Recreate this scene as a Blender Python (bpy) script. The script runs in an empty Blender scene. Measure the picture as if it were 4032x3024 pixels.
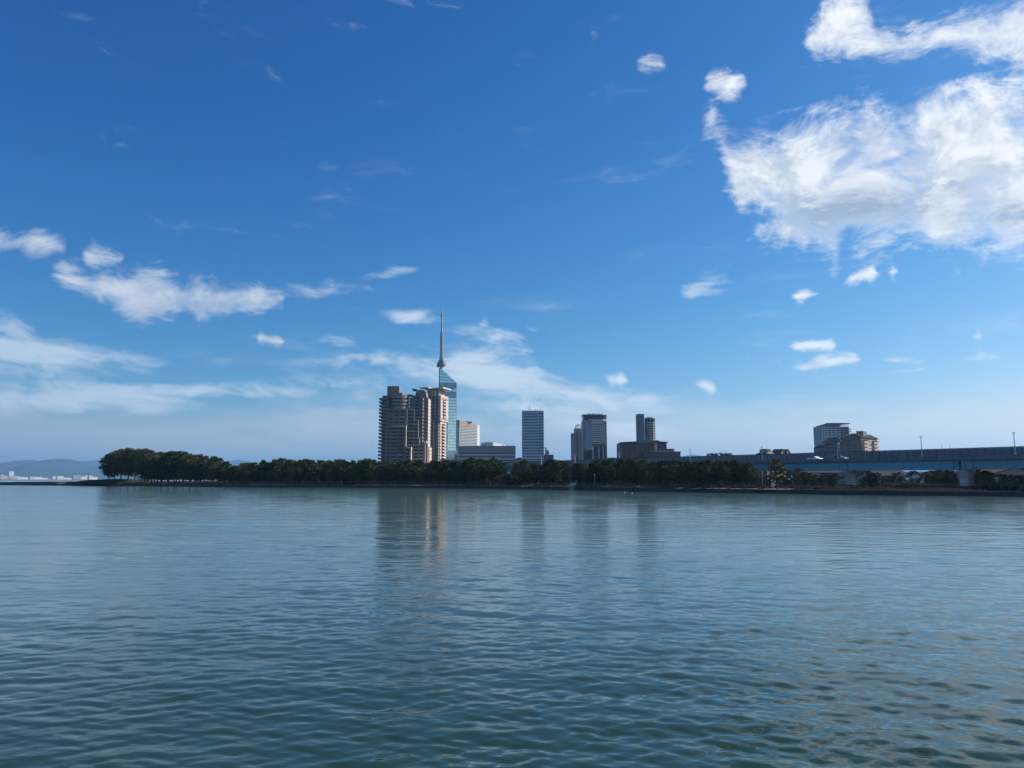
import bpy, bmesh, math, random
import numpy as np
from mathutils import Vector, Matrix
R = math.radians
SC = bpy.context.scene
COL = SC.collection

# ------------------------------------------------------------------ camera
F = 3000.0                                    # focal length in photograph pixels
HOR = 1888.0                                  # row of the horizon
CAMH = 3.5
PITCH = math.atan((HOR - 1512) / F)
cam = bpy.data.cameras.new('camera')
cam.sensor_width = 36.0
cam.lens = 36.0 * F / 4032
cam.clip_start = 0.1
cam.clip_end = 90000
cam_o = bpy.data.objects.new('camera', cam)
COL.objects.link(cam_o)
cam_o.location = (0, 0, CAMH)
cam_o.rotation_euler = (R(90) + PITCH, 0, 0)
SC.camera = cam_o

def ray(px, py):
    u = (px - 2016) / F; v = (1512 - py) / F
    c, s = math.cos(PITCH), math.sin(PITCH)
    return u, c - v * s, s + v * c
def at(px, py, Y):
    x, y, z = ray(px, py)
    return Vector((x / y * Y, Y, CAMH + z / y * Y))
def gx(px, Y, py=1800): return at(px, py, Y).x
def gz(py, Y): return at(2016, py, Y).z

# ------------------------------------------------------------------ sun and sky
SUN_EL, SUN_AZ = 35.0, 71.0                   # azimuth clockwise from the +Y axis
sun = bpy.data.lights.new('sun', 'SUN')
sun.energy = 4.7
sun.angle = R(0.5)
sun.color = (1.0, 0.93, 0.84)
sun_o = bpy.data.objects.new('sun', sun)
COL.objects.link(sun_o)
sd = Vector((math.sin(R(SUN_AZ)) * math.cos(R(SUN_EL)), math.cos(R(SUN_AZ)) * math.cos(R(SUN_EL)), math.sin(R(SUN_EL))))
sun_o.rotation_euler = sd.to_track_quat('Z', 'Y').to_euler()
sun_o.location = (300, 100, 400)

SC.view_settings.view_transform = 'Standard'
SC.view_settings.look = 'None'
SC.view_settings.gamma = 1.0
SC.view_settings.exposure = 0.45

world = bpy.data.worlds.new('World')
SC.world = world
world.use_nodes = True
WT = world.node_tree
for n in list(WT.nodes): WT.nodes.remove(n)

class NB:
    """small helper to write node trees as expressions"""
    def __init__(s, nt): s.nt = nt
    def n(s, t, **kw):
        o = s.nt.nodes.new(t)
        for k, v in kw.items(): setattr(o, k, v)
        return o
    def put(s, sock, v):
        if isinstance(v, bpy.types.NodeSocket): s.nt.links.new(v, sock)
        else: sock.default_value = v
    def m(s, op, a, b=0.0, c=None, clamp=False):
        o = s.n('ShaderNodeMath', operation=op, use_clamp=clamp)
        s.put(o.inputs[0], a); s.put(o.inputs[1], b)
        if c is not None: s.put(o.inputs[2], c)
        return o.outputs[0]
    def vm(s, op, a, b=(0, 0, 0)):
        o = s.n('ShaderNodeVectorMath', operation=op)
        s.put(o.inputs[0], a)
        if op == 'SCALE': s.put(o.inputs[3], b)
        else: s.put(o.inputs[1], b)
        return o.outputs[1] if op in ('LENGTH', 'DOT_PRODUCT', 'DISTANCE') else o.outputs[0]
    def noise(s, vec, scale, detail=5, rough=0.55, dist=0.0, dims='3D'):
        o = s.n('ShaderNodeTexNoise', noise_dimensions=dims)
        s.put(o.inputs['Vector'], vec); s.put(o.inputs['Scale'], scale)
        s.put(o.inputs['Detail'], detail); s.put(o.inputs['Roughness'], rough); s.put(o.inputs['Distortion'], dist)
        return o.outputs[0], o.outputs[1]
    def mr(s, v, a, b, c=0.0, d=1.0, smooth=True):
        o = s.n('ShaderNodeMapRange', interpolation_type='SMOOTHSTEP' if smooth else 'LINEAR')
        s.put(o.inputs[0], v); s.put(o.inputs[1], a); s.put(o.inputs[2], b); s.put(o.inputs[3], c); s.put(o.inputs[4], d)
        return o.outputs[0]
    def mix(s, f, a, b, blend='MIX'):
        o = s.n('ShaderNodeMix', data_type='RGBA', blend_type=blend)
        s.put(o.inputs[0], f); s.put(o.inputs[6], a); s.put(o.inputs[7], b)
        return o.outputs[2]
    def xyz(s, x, y, z=0.0):
        o = s.n('ShaderNodeCombineXYZ')
        s.put(o.inputs[0], x); s.put(o.inputs[1], y); s.put(o.inputs[2], z)
        return o.outputs[0]
    def sep(s, v):
        o = s.n('ShaderNodeSeparateXYZ'); s.put(o.inputs[0], v)
        return o.outputs

def build_sky():
    b = NB(WT)
    out = b.n('ShaderNodeOutputWorld'); bg = b.n('ShaderNodeBackground')
    WT.links.new(bg.outputs[0], out.inputs[0])
    sky = b.n('ShaderNodeTexSky', sky_type='NISHITA', sun_disc=False)
    sky.sun_elevation = R(SUN_EL); sky.sun_rotation = R(SUN_AZ)
    sky.air_density = 1.0; sky.dust_density = 0.5; sky.ozone_density = 3.0
    STR = 0.1
    tc = b.n('ShaderNodeTexCoord')
    x, y, z = b.sep(tc.outputs['Generated'])
    b.put(sky.inputs[0], b.xyz(x, y, b.m('MAXIMUM', z, 0.035)))
    # a deep, clean autumn sky: colour response of the air, per channel
    r, g, bl = b.sep(b.vm('SCALE', sky.outputs[0], STR))
    base = b.xyz(b.m('MULTIPLY', b.m('POWER', r, 2.2), 1.42),
                 b.m('MULTIPLY', b.m('POWER', g, 1.38), 0.86),
                 b.m('MULTIPLY', bl, 0.84))
    az = b.m('ARCTAN2', x, y)
    el = b.m('ARCSINE', z)

    def azel(px, py):
        d = Vector(ray(px, py)).normalized()
        return math.atan2(d.x, d.y), math.asin(d.z)
    def blob(px, py, rx, ry, rot=0.0, w=1.0):
        a0, e0 = azel(px, py)
        a1, e1 = azel(px + 10, py); a2, e2 = azel(px, py - 10)
        sx = math.hypot(a1 - a0, e1 - e0) / 10; sy = math.hypot(a2 - a0, e2 - e0) / 10
        tilt = math.atan2(e1 - e0, a1 - a0)
        th = tilt + R(rot)
        c, sn = math.cos(th), math.sin(th)
        ax, ay = rx * sx, ry * sy
        p = b.m('MULTIPLY_ADD', el, sn / ax, b.m('MULTIPLY_ADD', az, c / ax, -(a0 * c + e0 * sn) / ax))
        q = b.m('MULTIPLY_ADD', el, c / ay, b.m('MULTIPLY_ADD', az, -sn / ay, (a0 * sn - e0 * c) / ay))
        rr = b.m('SQRT', b.m('MULTIPLY_ADD', p, p, b.m('MULTIPLY', q, q)))
        return b.mr(rr, 0.0, 1.35, w, 0.0)
    def union(lst):
        acc = None
        for l in lst:
            v = blob(*l)
            acc = v if acc is None else b.m('MAXIMUM', acc, v)
        return acc

    # where the sky is outside the photograph it goes on with scattered cumulus of the same kind
    fwd = b.mr(b.m('ABSOLUTE', az), 0.60, 0.85, 0.0, 1.0)
    high = b.mr(el, 0.62, 0.80, 0.0, 1.0)
    outside = b.m('MAXIMUM', fwd, high)
    bigvec = b.vm('MULTIPLY', tc.outputs['Generated'], (1.0, 1.0, 2.0))
    scat, _ = b.noise(bigvec, 2.6, 3, 0.5)
    wild = b.m('MULTIPLY', b.mr(scat, 0.52, 0.68), outside)

    # ---- cumulus: rows of cloud, each bounded by an upper and a lower outline over azimuth
    A0, A1, E0, E1 = -0.66, 0.66, -0.02, 0.70
    azn = b.m('DIVIDE', b.m('SUBTRACT', az, A0), A1 - A0)
    def curve(pts):
        n = b.n('ShaderNodeFloatCurve')
        c = n.mapping.curves[0]
        pts = sorted(pts)
        while len(c.points) < len(pts): c.points.new(0.5, 0.5)
        for p, q in zip(c.points, pts):
            p.location = q; p.handle_type = 'VECTOR'
        n.mapping.update()
        b.put(n.inputs[1], azn)
        return b.m('MULTIPLY_ADD', n.outputs[0], E1 - E0, E0)
    def row(pts, width):
        tp, bt = [], []
        for px, yt, yb in pts:
            if yb == yt:                       # a gap between two clouds of the row
                yt += 1.3 * width * F; yb -= 1.3 * width * F
            a, e = azel(px, yt); tp.append(((a - A0) / (A1 - A0), (e - E0) / (E1 - E0)))
            a, e = azel(px, yb); bt.append(((a - A0) / (A1 - A0), (e - E0) / (E1 - E0)))
        if pts[0][0] > 100:
            tp.insert(0, (0.0, tp[0][1])); bt.insert(0, (0.0, bt[0][1]))
        if pts[-1][0] < 4000:
            tp.append((1.0, tp[-1][1])); bt.append((1.0, bt[-1][1]))
        t = curve(tp); o = curve(bt)
        d = b.m('DIVIDE', b.m('MINIMUM', b.m('SUBTRACT', t, el), b.m('SUBTRACT', el, o)), width)
        d = b.m('MAXIMUM', b.m('MINIMUM', d, 1.0), -2.0)
        return b.m('MULTIPLY_ADD', d, 1.1, 0.0) if width < .02 else b.m('MULTIPLY_ADD', d, 1.2, 0.06)
    rows = [
      ([(3120, 190, 190), (3190, 90, 205), (3240, 0, 230), (3330, -60, 245), (3400, -20, 262), (3450, 70, 275), (3550, 115, 255), (3650, 95, 228), (3720, 80, 205), (3800, 50, 228), (3870, 40, 242), (3950, 0, 240), (4032, -40, 250), (4200, -60, 260)], .026),
      ([(2640, 572, 572), (2700, 520, 590), (2760, 480, 575), (2795, 385, 580), (2830, 430, 620), (2870, 500, 720), (2920, 505, 900), (2950, 500, 930), (3000, 498, 965), (3050, 500, 1000), (3150, 490, 1020), (3200, 475, 1022), (3240, 462, 1075), (3290, 450, 1085), (3330, 430, 1005), (3400, 395, 985), (3500, 380, 972), (3600, 372, 965), (3680, 365, 1010), (3750, 360, 1028), (3850, 342, 1005), (3950, 350, 1020), (4032, 375, 1000), (4300, 450, 950)], .048),
      ([(2480, 245, 245), (2515, 232, 262), (2560, 218, 275), (2610, 232, 262), (2650, 245, 245), (2750, 330, 330), (2790, 285, 372), (2860, 268, 398), (2930, 280, 392), (2970, 330, 330), (3900, 312, 312), (3970, 300, 325), (4032, 292, 335), (4200, 300, 330)], .016),
      ([(-200, 930, 1000), (0, 925, 1005), (60, 940, 1008), (150, 895, 1010), (200, 928, 1003), (260, 945, 993), (290, 975, 975), (312, 985, 985), (330, 975, 1035), (380, 958, 1055), (440, 982, 1050), (490, 996, 1032), (515, 1020, 1020)], .019),
      ([(165, 1100, 1100), (200, 1065, 1120), (250, 1045, 1140), (320, 1085, 1150), (360, 1110, 1160), (430, 1065, 1190), (480, 1055, 1245), (560, 1040, 1275), (620, 1040, 1275), (680, 1065, 1265), (720, 1085, 1245), (780, 1075, 1275), (830, 1090, 1285), (900, 1110, 1265), (980, 1108, 1252), (1050, 1122, 1232), (1110, 1145, 1205), (1150, 1170, 1170)], .024),
      ([(2700, 1512, 1512), (2760, 1492, 1535), (2810, 1500, 1560), (2840, 1540, 1540), (3060, 1362, 1362), (3130, 1342, 1378), (3200, 1336, 1383), (3280, 1346, 1378), (3310, 1362, 1362), (3440, 1420, 1420), (3480, 1402, 1434), (3560, 1396, 1444), (3650, 1404, 1444), (3710, 1430, 1430), (3760, 1410, 1410), (3800, 1398, 1422), (3860, 1386, 1424), (3930, 1402, 1418), (3960, 1410, 1410)], .0085),
      ([(895, 1320, 1320), (930, 1302, 1338), (962, 1320, 1320), (985, 1330, 1330), (1020, 1312, 1354), (1060, 1330, 1345), (1100, 1316, 1368), (1140, 1345, 1345), (2910, 1418, 1418), (2950, 1396, 1424), (2995, 1405, 1405), (3025, 1425, 1425), (3065, 1406, 1442), (3102, 1430, 1430), (3120, 1438, 1452), (3180, 1420, 1472), (3240, 1400, 1462), (3300, 1396, 1438), (3380, 1396, 1434), (3405, 1412, 1412), (3430, 1452, 1452), (3480, 1456, 1474), (3560, 1446, 1478), (3640, 1436, 1464), (3690, 1450, 1450)], .0085),
      ([(2330, 1440, 1440), (2400, 1470, 1520), (2450, 1450, 1530), (2500, 1510, 1510), (3100, 1165, 1165), (3150, 1140, 1188), (3220, 1146, 1170), (3250, 1150, 1150), (3350, 1075, 1130), (3400, 1055, 1100), (3440, 1050, 1095), (3480, 1085, 1085), (3520, 1045, 1085), (3560, 1065, 1065), (3800, 1330, 1330), (3850, 1308, 1340), (3900, 1325, 1325)], .010),
    ]
    mask = None
    for pts, wd in rows:
        v = row(pts, wd)
        mask = v if mask is None else b.m('MAXIMUM', mask, v)
    holes = union([(2985, 850, 120, 75, 35, .95), (3270, 690, 190, 34, 42, .5), (3480, 640, 170, 26, 16, .3), (3700, 300, 300, 22, 10, .6), (2790, 640, 60, 60, 0, .5)])
    mask = b.m('SUBTRACT', mask, holes)
    mask = b.m('MAXIMUM', mask, b.m('MULTIPLY_ADD', wild, 2.6, -2.0))
    nv = b.vm('MULTIPLY', tc.outputs['Generated'], (1.0, 1.0, 1.25))
    wa, wc = b.noise(nv, 9.0, 2, 0.5)
    warp = b.vm('SCALE', b.vm('SUBTRACT', wc, (0.5, 0.5, 0.5)), 0.075)
    w1 = b.vm('ADD', nv, warp)
    def density(vec, detail):
        f1, _ = b.noise(vec, 13.0, detail, 0.6)
        return b.m('ADD', mask, b.m('MULTIPLY', b.m('SUBTRACT', f1, 0.5), 3.9))
    den = density(w1, 8)
    f2, _ = b.noise(b.vm('MULTIPLY', w1, (1.0, 1.0, 2.2)), 44.0, 6, 0.68)
    den = b.m('ADD', den, b.m('MULTIPLY', b.m('SUBTRACT', f2, 0.5), b.mr(mask, 0.1, 1.2, 2.3, 1.25)))
    alpha = b.mr(den, -0.25, 1.45, 0.0, 0.97)
    # thickness towards the sun darkens a cloud: compare with the density a little way sunward
    sh = (sd.x * 0.022, sd.y * 0.022, sd.z * 0.022 + 0.02)
    den2 = density(b.vm('ADD', w1, sh), 4)
    shade = b.mr(b.m('SUBTRACT', den2, den), -0.35, 0.8, 0.0, 1.0)
    thick = [(3420, 830, 420, 130, 4, 1.0), (3900, 850, 330, 110, 0, .62), (800, 1235, 420, 80, -4, .75), (3400, 600, 420, 110, 8, .18), (100, 1010, 220, 60, 0, .6), (3650, 210, 500, 70, 8, .2), (400, 1050, 100, 40, 0, .5)]
    under = union(thick)
    dark = b.m('MULTIPLY', b.m('ADD', b.m('MULTIPLY', shade, 0.6), b.m('MULTIPLY', under, b.mr(f2, 0.3, 0.7, 1.45, 0.55, smooth=False)), clamp=True), b.mr(den, 0.15, 1.3))
    paler = b.mr(az, -0.65, 0.5, 0.0, 1.0)
    ccol = b.mix(dark, b.mix(paler, (0.50, 0.55, 0.62, 1), (0.73, 0.75, 0.77, 1)), b.mix(paler, (0.27, 0.34, 0.46, 1), (0.28, 0.35, 0.46, 1)))
    # ---- cirrus: thin streaks
    cir = [(1330, 1140, 260, 50, 6, .8), (1500, 1085, 200, 30, 9, .7), (1620, 1255, 190, 40, -3, .85), (1750, 1370, 260, 40, 0, .75), (1150, 1330, 220, 40, -3, .8), (1640, 1250, 200, 40, -4, .75), (1900, 1320, 300, 55, -3, .95), (1905, 1270, 40, 80, -6, .8), (1400, 1420, 420, 60, 2, .85),
           (1930, 1470, 330, 150, -20, 1.3), (2080, 1560, 330, 110, -6, 1.25), (2300, 1590, 520, 100, -2, 1.05), (1600, 1480, 500, 90, 0, .85), (3750, 1720, 600, 90, 2, .8), (2450, 1680, 420, 90, 0, .85), (2330, 1540, 300, 50, 6, .7), (130, 1395, 640, 100, -9, 1.3), (60, 1310, 170, 80, -30, .9), (1230, 1340, 260, 45, -4, .7),
           (2780, 1110, 240, 80, 24, .72), (3500, 1510, 420, 70, 8, .3), (700, 1540, 1000, 45, -2, .9), (250, 1570, 800, 80, -2, 1.15), (1700, 1430, 500, 60, -2, .6)]
    cm = b.m('MAXIMUM', union(cir), b.m('MULTIPLY', b.m('MULTIPLY', wild, 0.7), outside))
    sv = b.vm('ADD', b.xyz(b.m('MULTIPLY', az, 1.0), b.m('ADD', b.m('MULTIPLY', el, 3.4), b.m('MULTIPLY', az, 0.25)), 0.3), b.vm('SCALE', warp, 2.2))
    c1, _ = b.noise(sv, 11.0, 6, 0.62)
    cden = b.m('ADD', b.m('MULTIPLY', cm, 0.95), b.m('SUBTRACT', b.m('MULTIPLY', b.m('SUBTRACT', c1, 0.5), 2.6), 0.30))
    calpha = b.mr(cden, 0.0, 0.95, 0.0, 0.74)
    # ---- low stratus veil over the horizon
    lv = b.xyz(az, b.m('MULTIPLY', el, 5.0), 1.7)
    l1, _ = b.noise(b.vm('ADD', lv, b.vm('SCALE', warp, 2.0)), 5.0, 5, 0.58)
    band = b.m('MULTIPLY', b.mr(el, 0.005, 0.05, 0.5, 1.0), b.mr(el, 0.050, 0.150, 1.0, 0.0))
    vden = b.m('ADD', b.m('MULTIPLY', band, 0.75), b.m('SUBTRACT', b.m('MULTIPLY', b.m('SUBTRACT', l1, 0.5), 1.9), 0.16))
    valpha = b.mr(vden, 0.0, 0.85, 0.0, 0.78)
    # veil colour follows the light: warmer and brighter on the sunward side
    sunside = b.mr(az, -0.7, 0.7, 0.0, 1.0, smooth=False)
    vcol = b.mix(sunside, (0.31, 0.37, 0.45, 1), (0.64, 0.70, 0.72, 1))
    col = b.mix(valpha, base, vcol)
    col = b.mix(calpha, col, b.mix(sunside, (0.48, 0.57, 0.66, 1), (0.70, 0.74, 0.78, 1)))
    col = b.mix(b.m('MULTIPLY', alpha, b.mr(el, 0.02, 0.30, 0.80, 1.0)), col, ccol)
    WT.links.new(col, bg.inputs[0])
    bg.inputs[1].default_value = 1.0
build_sky()

# ------------------------------------------------------------------ helpers
def tag(o, label=None, cat=None, group=None, kind=None):
    if label: o['label'] = label
    if cat: o['category'] = cat
    if group: o['group'] = group
    if kind: o['kind'] = kind
    return o
def empty(name, loc=(0, 0, 0), rz=0.0):
    o = bpy.data.objects.new(name, None)
    o.empty_display_size = 1.0
    COL.objects.link(o)
    o.location = loc; o.rotation_euler = (0, 0, rz)
    return o
def thing(name, label, cat, loc=(0, 0, 0), rz=0.0, group=None):
    return tag(empty(name, loc, rz), label, cat, group)
def link(name, me, parent=None, loc=None, rz=0.0, scale=None):
    o = bpy.data.objects.new(name, me)
    COL.objects.link(o)
    if parent: o.parent = parent
    if loc is not None: o.location = loc
    if rz: o.rotation_euler = (0, 0, rz)
    if scale is not None: o.scale = scale
    return o

class MB:
    """collects simple solids, then becomes ONE mesh"""
    def __init__(s): s.v = []; s.f = []; s.mi = []
    def add(s, vs, fs, mi=0):
        n = len(s.v); s.v += [tuple(p) for p in vs]
        for f in fs: s.f.append(tuple(i + n for i in f)); s.mi.append(mi)
        return s
    def box(s, x0, x1, y0, y1, z0, z1, mi=0):
        vs = [(x0, y0, z0), (x1, y0, z0), (x1, y1, z0), (x0, y1, z0), (x0, y0, z1), (x1, y0, z1), (x1, y1, z1), (x0, y1, z1)]
        return s.add(vs, [(0, 3, 2, 1), (4, 5, 6, 7), (0, 1, 5, 4), (1, 2, 6, 5), (2, 3, 7, 6), (3, 0, 4, 7)], mi)
    def prism(s, poly, z0, z1, mi=0):
        """poly: counter-clockwise plan outline; z1 may be a list (sloping top)"""
        n = len(poly)
        zt = z1 if isinstance(z1, (list, tuple)) else [z1] * n
        vs = [(p[0], p[1], z0) for p in poly] + [(p[0], p[1], zt[i]) for i, p in enumerate(poly)]
        fs = [tuple(range(n - 1, -1, -1)), tuple(range(n, 2 * n))]
        for i in range(n):
            j = (i + 1) % n
            fs.append((i, j, n + j, n + i))
        return s.add(vs, fs, mi)
    def gable(s, x0, x1, y0, y1, z0, z1, axis='y', over=0.0, th=0.0, mi=0):
        """pitched solid; the ridge runs along axis"""
        if axis == 'y':
            xm = (x0 + x1) / 2
            vs = [(x0, y0, z0), (x1, y0, z0), (xm, y0, z1), (x0, y1, z0), (x1, y1, z0), (xm, y1, z1)]
        else:
            ym = (y0 + y1) / 2
            vs = [(x0, y1, z0), (x0, y0, z0), (x0, ym, z1), (x1, y1, z0), (x1, y0, z0), (x1, ym, z1)]
        return s.add(vs, [(0, 1, 2), (5, 4, 3), (0, 3, 4, 1), (1, 4, 5, 2), (3, 0, 2, 5)], mi)
    def cyl(s, cx, cy, z0, z1, r0, r1=None, n=12, mi=0):
        r1 = r0 if r1 is None else r1
        a = [2 * math.pi * i / n for i in range(n)]
        vs = [(cx + r0 * math.cos(t), cy + r0 * math.sin(t), z0) for t in a] + [(cx + r1 * math.cos(t), cy + r1 * math.sin(t), z1) for t in a]
        fs = [tuple(range(n - 1, -1, -1)), tuple(range(n, 2 * n))] + [(i, (i + 1) % n, n + (i + 1) % n, n + i) for i in range(n)]
        return s.add(vs, fs, mi)
    def bar(s, a, c, r, n=5, r1=None, mi=0):
        a = Vector(a); c = Vector(c); d = c - a
        r1 = r if r1 is None else r1
        q = d.to_track_quat('Z', 'Y')
        vs = [a + q @ Vector((r * math.cos(2 * math.pi * i / n), r * math.sin(2 * math.pi * i / n), 0)) for i in range(n)]
        vs += [c + q @ Vector((r1 * math.cos(2 * math.pi * i / n), r1 * math.sin(2 * math.pi * i / n), 0)) for i in range(n)]
        return s.add(vs, [tuple(range(n - 1, -1, -1)), tuple(range(n, 2 * n))] + [(i, (i + 1) % n, n + (i + 1) % n, n + i) for i in range(n)], mi)
    def mesh(s, name, *mats, smooth=False):
        me = bpy.data.meshes.new(name)
        me.from_pydata(s.v, [], s.f)
        for m in mats: me.materials.append(m)
        if len(mats) > 1: me.polygons.foreach_set('material_index', s.mi)
        if smooth: me.polygons.foreach_set('use_smooth', [True] * len(s.f))
        me.update()
        return me
    def build(s, name, mat, parent=None, smooth=False, loc=None, rz=0.0):
        mats = mat if isinstance(mat, (list, tuple)) else [mat]
        return link(name, s.mesh(name, *mats, smooth=smooth), parent, loc, rz)

# ------------------------------------------------------------------ materials
MATS = {}
def mat(name, col, rough=0.8, metal=0.0, spec=0.4, var=0.10, scale=0.25, streak=0.0, bump=0.0, fine=0.0):
    """plain surface: slightly mottled colour, optional vertical weather streaks"""
    if name in MATS: return MATS[name]
    m = bpy.data.materials.new(name); m.use_nodes = True
    nt = m.node_tree; b = NB(nt)
    p = nt.nodes['Principled BSDF']
    g = b.n('ShaderNodeNewGeometry')
    pos = g.outputs['Position']
    n1, _ = b.noise(pos, scale, 5, 0.6)
    k = b.mr(n1, 0.25, 0.75, 1.0 - var, 1.0 + var, smooth=False)
    if streak:
        n2, _ = b.noise(b.vm('MULTIPLY', pos, (1.3, 1.3, 0.05)), 1.0, 4, 0.6)
        k = b.m('MULTIPLY', k, b.mr(n2, 0.3, 0.75, 1.0 + streak * 0.3, 1.0 - streak, smooth=False))
    if fine:
        n3, _ = b.noise(pos, 6.0, 3, 0.6)
        k = b.m('MULTIPLY', k, b.mr(n3, 0.25, 0.75, 1.0 - fine, 1.0 + fine, smooth=False))
    c = b.vm('SCALE', (col[0], col[1], col[2]), k)
    nt.links.new(c, p.inputs['Base Color'])
    p.inputs['Roughness'].default_value = rough
    p.inputs['Metallic'].default_value = metal
    p.inputs['Specular IOR Level'].default_value = spec
    if bump:
        bp = b.n('ShaderNodeBump'); bp.inputs['Strength'].default_value = bump; bp.inputs['Distance'].default_value = 0.2
        n4, _ = b.noise(pos, 1.2, 6, 0.65)
        nt.links.new(n4, bp.inputs['Height']); nt.links.new(bp.outputs[0], p.inputs['Normal'])
    MATS[name] = m
    return m
def glass(name, col, rough=0.06, spec=0.9, metal=0.0, var=0.25):
    if not metal: spec *= 0.28; rough = max(rough, 0.16)
    """window glass seen from outside: dark interior behind a glossy skin"""
    if name in MATS: return MATS[name]
    m = bpy.data.materials.new(name); m.use_nodes = True
    nt = m.node_tree; b = NB(nt); p = nt.nodes['Principled BSDF']
    oi = b.n('ShaderNodeObjectInfo')
    k = b.mr(oi.outputs['Random'], 0.0, 1.0, 1.0 - var, 1.0 + var, smooth=False)
    nt.links.new(b.vm('SCALE', (col[0], col[1], col[2]), k), p.inputs['Base Color'])
    p.inputs['Roughness'].default_value = rough
    p.inputs['Metallic'].default_value = metal
    p.inputs['Specular IOR Level'].default_value = spec
    p.inputs['IOR'].default_value = 1.55
    MATS[name] = m
    return m

# ------------------------------------------------------------------ water
SHORE = [(-500, 1903, 660), (-200, 1906, 540), (0, 1909, None), (220, 1911, None), (380, 1912.5, None), (650, 1915, None), (950, 1918, None), (1250, 1919.5, None), (1500, 1921, None),
         (1800, 1923, None), (2050, 1926, None), (2300, 1931, None), (2550, 1936, None), (2800, 1940, None), (3100, 1944, None), (3450, 1951, None), (3750, 1953, None), (4032, 1956, None), (4400, 1961, None)]
def water_pt(px, py):
    x, y, z = ray(px, py)
    t = -CAMH / z
    return Vector((x * t, y * t))
SHORE_XY = [water_pt(px, py) for px, py, _ in SHORE]

def water_material():
    m = bpy.data.materials.new('bay_water'); m.use_nodes = True
    nt = m.node_tree; b = NB(nt); p = nt.nodes['Principled BSDF']
    g = b.n('ShaderNodeNewGeometry')
    pos = g.outputs['Position']
    n1, _ = b.noise(pos, 0.035, 4, 0.5)
    # body colour runs from dark green near the origin to paler grey-green farther out
    dist = b.vm('LENGTH', b.vm('MULTIPLY', pos, (0.75, 1, 0)))
    far_mix = b.mr(b.m('ADD', dist, b.m('MULTIPLY', b.m('SUBTRACT', n1, 0.5), 14.0)), 9.0, 26.0)
    c = b.mix(far_mix, (0.018, 0.040, 0.018, 1), (0.056, 0.098, 0.087, 1))
    nt.links.new(c, p.inputs['Base Color'])
    at_ = b.n('ShaderNodeAttribute', attribute_name='ripple')
    # fine ripples too small for the mesh
    sv = b.vm('MULTIPLY', pos, (0.8, 1.25, 1.0))
    f1, _ = b.noise(sv, 1.35, 3, 0.5)
    f2, _ = b.noise(sv, 4.6, 2, 0.5)
    h = b.m('ADD', b.m('MULTIPLY', f1, 0.040), b.m('MULTIPLY', f2, 0.0075))
    wind, _ = b.noise(b.vm('MULTIPLY', pos, (0.6, 1.0, 1.0)), 0.05, 3, 0.5)
    bp = b.n('ShaderNodeBump'); bp.inputs['Distance'].default_value = 1.0
    fade = b.mr(dist, 12.0, 160.0, 1.0, 0.10)
    nt.links.new(b.m('MULTIPLY', fade, b.mr(wind, 0.32, 0.68, 0.35, 1.0)), bp.inputs['Strength'])
    nt.links.new(h, bp.inputs['Height']); nt.links.new(bp.outputs[0], p.inputs['Normal'])
    g1, _ = b.noise(b.vm('MULTIPLY', pos, (0.10, 0.42, 1.0)), 1.0, 6, 0.62)
    nt.links.new(b.m('MULTIPLY', at_.outputs['Fac'], b.mr(g1, 0.30, 0.70, 0.45, 1.45, smooth=False)), p.inputs['Roughness'])
    p.inputs['IOR'].default_value = 1.45
    p.inputs['Specular IOR Level'].default_value = 0.5
    return m

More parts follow.
